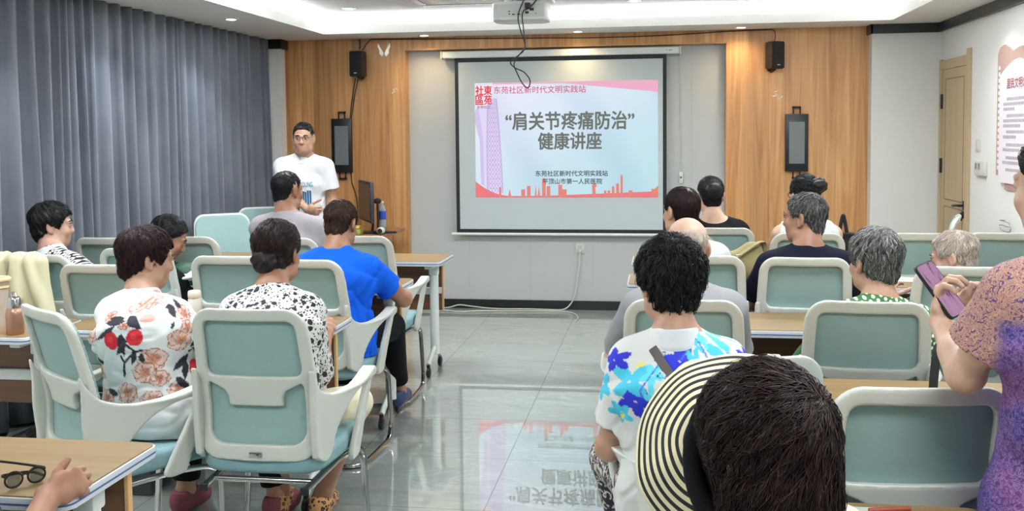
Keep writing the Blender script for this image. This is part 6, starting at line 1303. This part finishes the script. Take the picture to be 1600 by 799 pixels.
o = empty('jacket', (jl.x-0.05, jl.y-0.10, -0.05)); o.scale = (0.72, 0.72, 1.0); tag(o, 'cream jacket hung over the back of a chair at the far left', 'jacket')
jacket().build('body', mat('jacket_cloth', (206, 200, 164), 0.85, bump=0.2), o)
MB().tube(smooth_path([(0.0, -0.405, 1.04), (-0.03, -0.415, 0.92), (-0.01, -0.425, 0.80), (0.01, -0.415, 0.70)], 6), 0.003, n=6).build('zip', mat('zip', (120, 118, 104), 0.5), o, True)
MB().lathe([(0.008, 0), (0.008, 0.004)], n=14, M=Matrix.Translation((0.14, -0.415, 0.83)) @ Matrix.Rotation(PI/2, 4, 'X')).build('snap_button', M['grey_metal'], o)
# green and white bag between the bowing woman and the empty chair
def bag_mat():
    m, nt, b = nmat('bag_print'); tc = N(nt, 'ShaderNodeTexCoord'); w = N(nt, 'ShaderNodeTexWave', wave_type='RINGS', inputs={'Scale': 7.0, 'Distortion': 3.0}); L(nt, tc.outputs['Object'], w.inputs[0]); L(nt, mixc(nt, thr(nt, w.outputs[0], 0.5, 0.56), (30, 76, 50), (222, 222, 208)), b.inputs['Base Color']); return m
bp = at(292, 448, 5.02); o = empty('cloth_bag', (bp[0], bp[1], 0.77)); tag(o, 'green and white printed cloth bag lying beside the bowing woman in black', 'bag')
f = SDF((-0.2, -0.12, -0.02), (0.2, 0.14, 0.2), 0.006); f.ell((0, 0, 0.065), (0.15, 0.085, 0.075)); f.cap((-0.12, -0.03, 0.03), (0.12, -0.05, 0.05), 0.03); w1 = wob(4, 40); f.warp(lambda x, y, z: 0.007*w1(x, y, z)); f.put(lambda x, y, z: 0.002-z+0*x+0*y, (-0.2, -0.12, -0.02), (0.2, 0.14, 0.2), 1e-4, 'i'); f.build('bag', bag_mat(), o)
MB().tube(smooth_path([(-0.11, -0.085, 0.03), (-0.02, -0.095, 0.055), (0.08, -0.09, 0.075), (0.13, -0.07, 0.09)], 6), 0.016, 0.010, n=10).build('strap', M['white_plastic'], o, True)
# khaki shoulder bag
khaki = mat('khaki_canvas', (152, 142, 100), 0.85, bump=0.3, bscale=500)
bp = at(1148, 430, 5.60); o = empty('khaki_bag', (bp[0], 5.58, TH)); tag(o, 'khaki canvas shoulder bag slumped on the second right table', 'bag')
f = SDF((-0.26, -0.14, -0.02), (0.24, 0.14, 0.34), 0.006); f.cap((-0.02, 0, 0.07), (0.10, 0, 0.07), 0.075, 0.08, 0.03, 'u', (1, 0, 0), 1.4); f.cap((0.02, 0, 0.10), (0.09, 0, 0.17), 0.06, 0.045, 0.04, 'u', (1, 0, 0), 1.3); f.cap((-0.10, 0, 0.13), (-0.17, -0.01, 0.24), 0.045, 0.02, 0.05); f.cap((-0.13, 0, 0.07), (-0.10, 0, 0.13), 0.05, 0.045, 0.04)
w1 = wob(14, 36); f.warp(lambda x, y, z: 0.007*w1(x, y, z)); f.put(lambda x, y, z: 0.001-z+0*x+0*y, (-0.26, -0.14, -0.02), (0.24, 0.14, 0.34), 1e-4, 'i'); f.build('body', khaki, o)
MB().tube(smooth_path([(-0.175, -0.02, 0.25), (-0.12, -0.06, 0.17), (-0.02, -0.085, 0.13), (0.05, -0.08, 0.17), (0.12, -0.06, 0.215), (0.155, 0.0, 0.20), (0.16, 0.03, 0.12)], 6), 0.020, 0.006, n=10).build('strap', khaki, o, True)
MB().tube([(0.0, -0.098, 0.135), (0.018, -0.1, 0.135), (0.018, -0.1, 0.15), (0.0, -0.098, 0.15)], 0.003, n=6, closed=True).build('buckle', M['chrome'], o, True)
# black handbag by the wood wall
bp = at(1316, 395, 6.5); o = empty('handbag', (bp[0], 6.48, TH)); tag(o, 'small black bucket handbag with an upright handle on the front table', 'handbag')
MB().prism(rrect(0.13, 0.10, 0.03), 0.0, 0.165, bev=0.006).build('body', M['black_matte'], o, True); MB().prism(rrect(0.138, 0.108, 0.03), 0.158, 0.175, bev=0.004).build('rim', M['black'], o, True)
MB().tube(smooth_path([(-0.022, 0, 0.17), (-0.012, 0, 0.24), (0.0, 0, 0.285), (0.012, 0, 0.24), (0.024, 0, 0.17)], 6), 0.007, 0.012, n=8).build('handle', M['black_matte'], o, True); MB().tube([(0.03, -0.056, 0.12), (0.034, -0.06, 0.05), (0.045, -0.06, 0.01)], 0.006, n=8).build('tassel', mat('tassel', (190, 170, 150), 0.5), o, True)
# folder on the second right table, black strap, paper, beige bag
o = on_table('document_folder', 1420, 438, 'pale green document folder lying on the table behind the phone', 'folder'); MB().box((-0.11, -0.09, 0), (0.13, 0.10, 0.006), 0.002).build('cover', mat('folder_green', (206, 214, 190), 0.5), o); MB().box((-0.105, -0.092, 0.001), (0.12, 0.08, 0.005)).build('paper', M['white_plastic'], o)
o = on_table('bag_strap', 1480, 612, 'black strap ends of a bag resting on the third right table', 'strap'); MB().tube(smooth_path([(-0.045, -0.01, 0.004), (-0.04, 0.0, 0.05), (-0.025, 0.02, 0.13), (0.0, 0.03, 0.15), (0.022, 0.02, 0.12), (0.028, 0.0, 0.05), (0.03, -0.01, 0.004)], 6), 0.014, 0.005, n=10).build('strap', M['black_matte'], o, True); MB().tube([(0.045+0.009*math.cos(t), 0, 0.03+0.011*math.sin(t)) for t in np.linspace(0, 2*PI, 17)[:-1]], 0.003, n=6, closed=True).build('ring', M['chrome'], o, True)
o = on_table('paper_sheet', 1362, 797, 'white sheet and pen at the bottom edge on the nearest right table', 'paper'); MB().box((-0.1, -0.1, 0.0005), (0.02, 0.01, 0.0015)).build('sheet', M['white_plastic'], o); MB().tube([(-0.01, -0.02, 0.006), (0.08, 0.0, 0.006)], 0.005, n=8).build('pen', mat('pen_red', (150, 60, 40), 0.4), o, True)
kn = mat('knit', (206, 198, 172), 0.9, bump=0.8, bscale=220)
bp = at(1302, 790, 1.96); o = empty('tote_bag', (bp[0], bp[1], TH)); tag(o, 'cream knitted tote bag beside the striped hat, at the bottom edge', 'bag')
f = SDF((-0.14, -0.12, -0.01), (0.14, 0.12, 0.16), 0.005); f.ell((0, 0, 0.035), (0.085, 0.07, 0.06)); w1 = wob(24, 60); f.warp(lambda x, y, z: 0.004*w1(x, y, z)); f.put(lambda x, y, z: 0.001-z+0*x+0*y, (-0.14, -0.12, -0.01), (0.14, 0.12, 0.16), 1e-4, 'i'); f.build('body', kn, o)
MB().tube(smooth_path([(-0.05, -0.04, 0.06), (-0.055, -0.03, 0.12), (-0.035, 0.0, 0.155), (-0.02, 0.02, 0.12), (-0.015, 0.03, 0.07)], 6), 0.012, 0.005, n=8).build('handle', kn, o, True)
# strap across the flowered polo
m = MB(); pts = []
# black bags on the floor under the left tables
f = SDF((-0.3, -0.2, -0.01), (0.3, 0.2, 0.36), 0.008); f.ell((-0.05, 0, 0.13), (0.20, 0.12, 0.15)); f.ell((0.1, 0, 0.12), (0.12, 0.11, 0.12)); w1, w2 = wob(30, 22), wob(31, 60); f.warp(lambda x, y, z: 0.018*w1(x, y, z)+0.008*w2(x, y, z)); f.put(lambda x, y, z: 0.002-z+0*x+0*y, (-0.3, -0.2, -0.01), (0.3, 0.2, 0.36), 1e-4, 'i')
fb = f.build('plastic_bag', mat('black_plastic', (26, 28, 32), 0.22)); fb.location = (-2.72, 4.05, 0); tag(fb, 'crumpled black plastic bag on the floor under the left table', 'bag')
o = empty('storage_box', (-2.36, 4.1, 0)); tag(o, 'dark storage box on the floor next to the black plastic bag', 'box'); MB().box((-0.12, -0.1, 0), (0.12, 0.1, 0.22), 0.01).build('box', mat('dark_box', (40, 42, 46), 0.4), o, True); MB().box((-0.125, -0.105, 0.21), (0.125, 0.105, 0.235), 0.006).build('lid', M['black'], o, True)
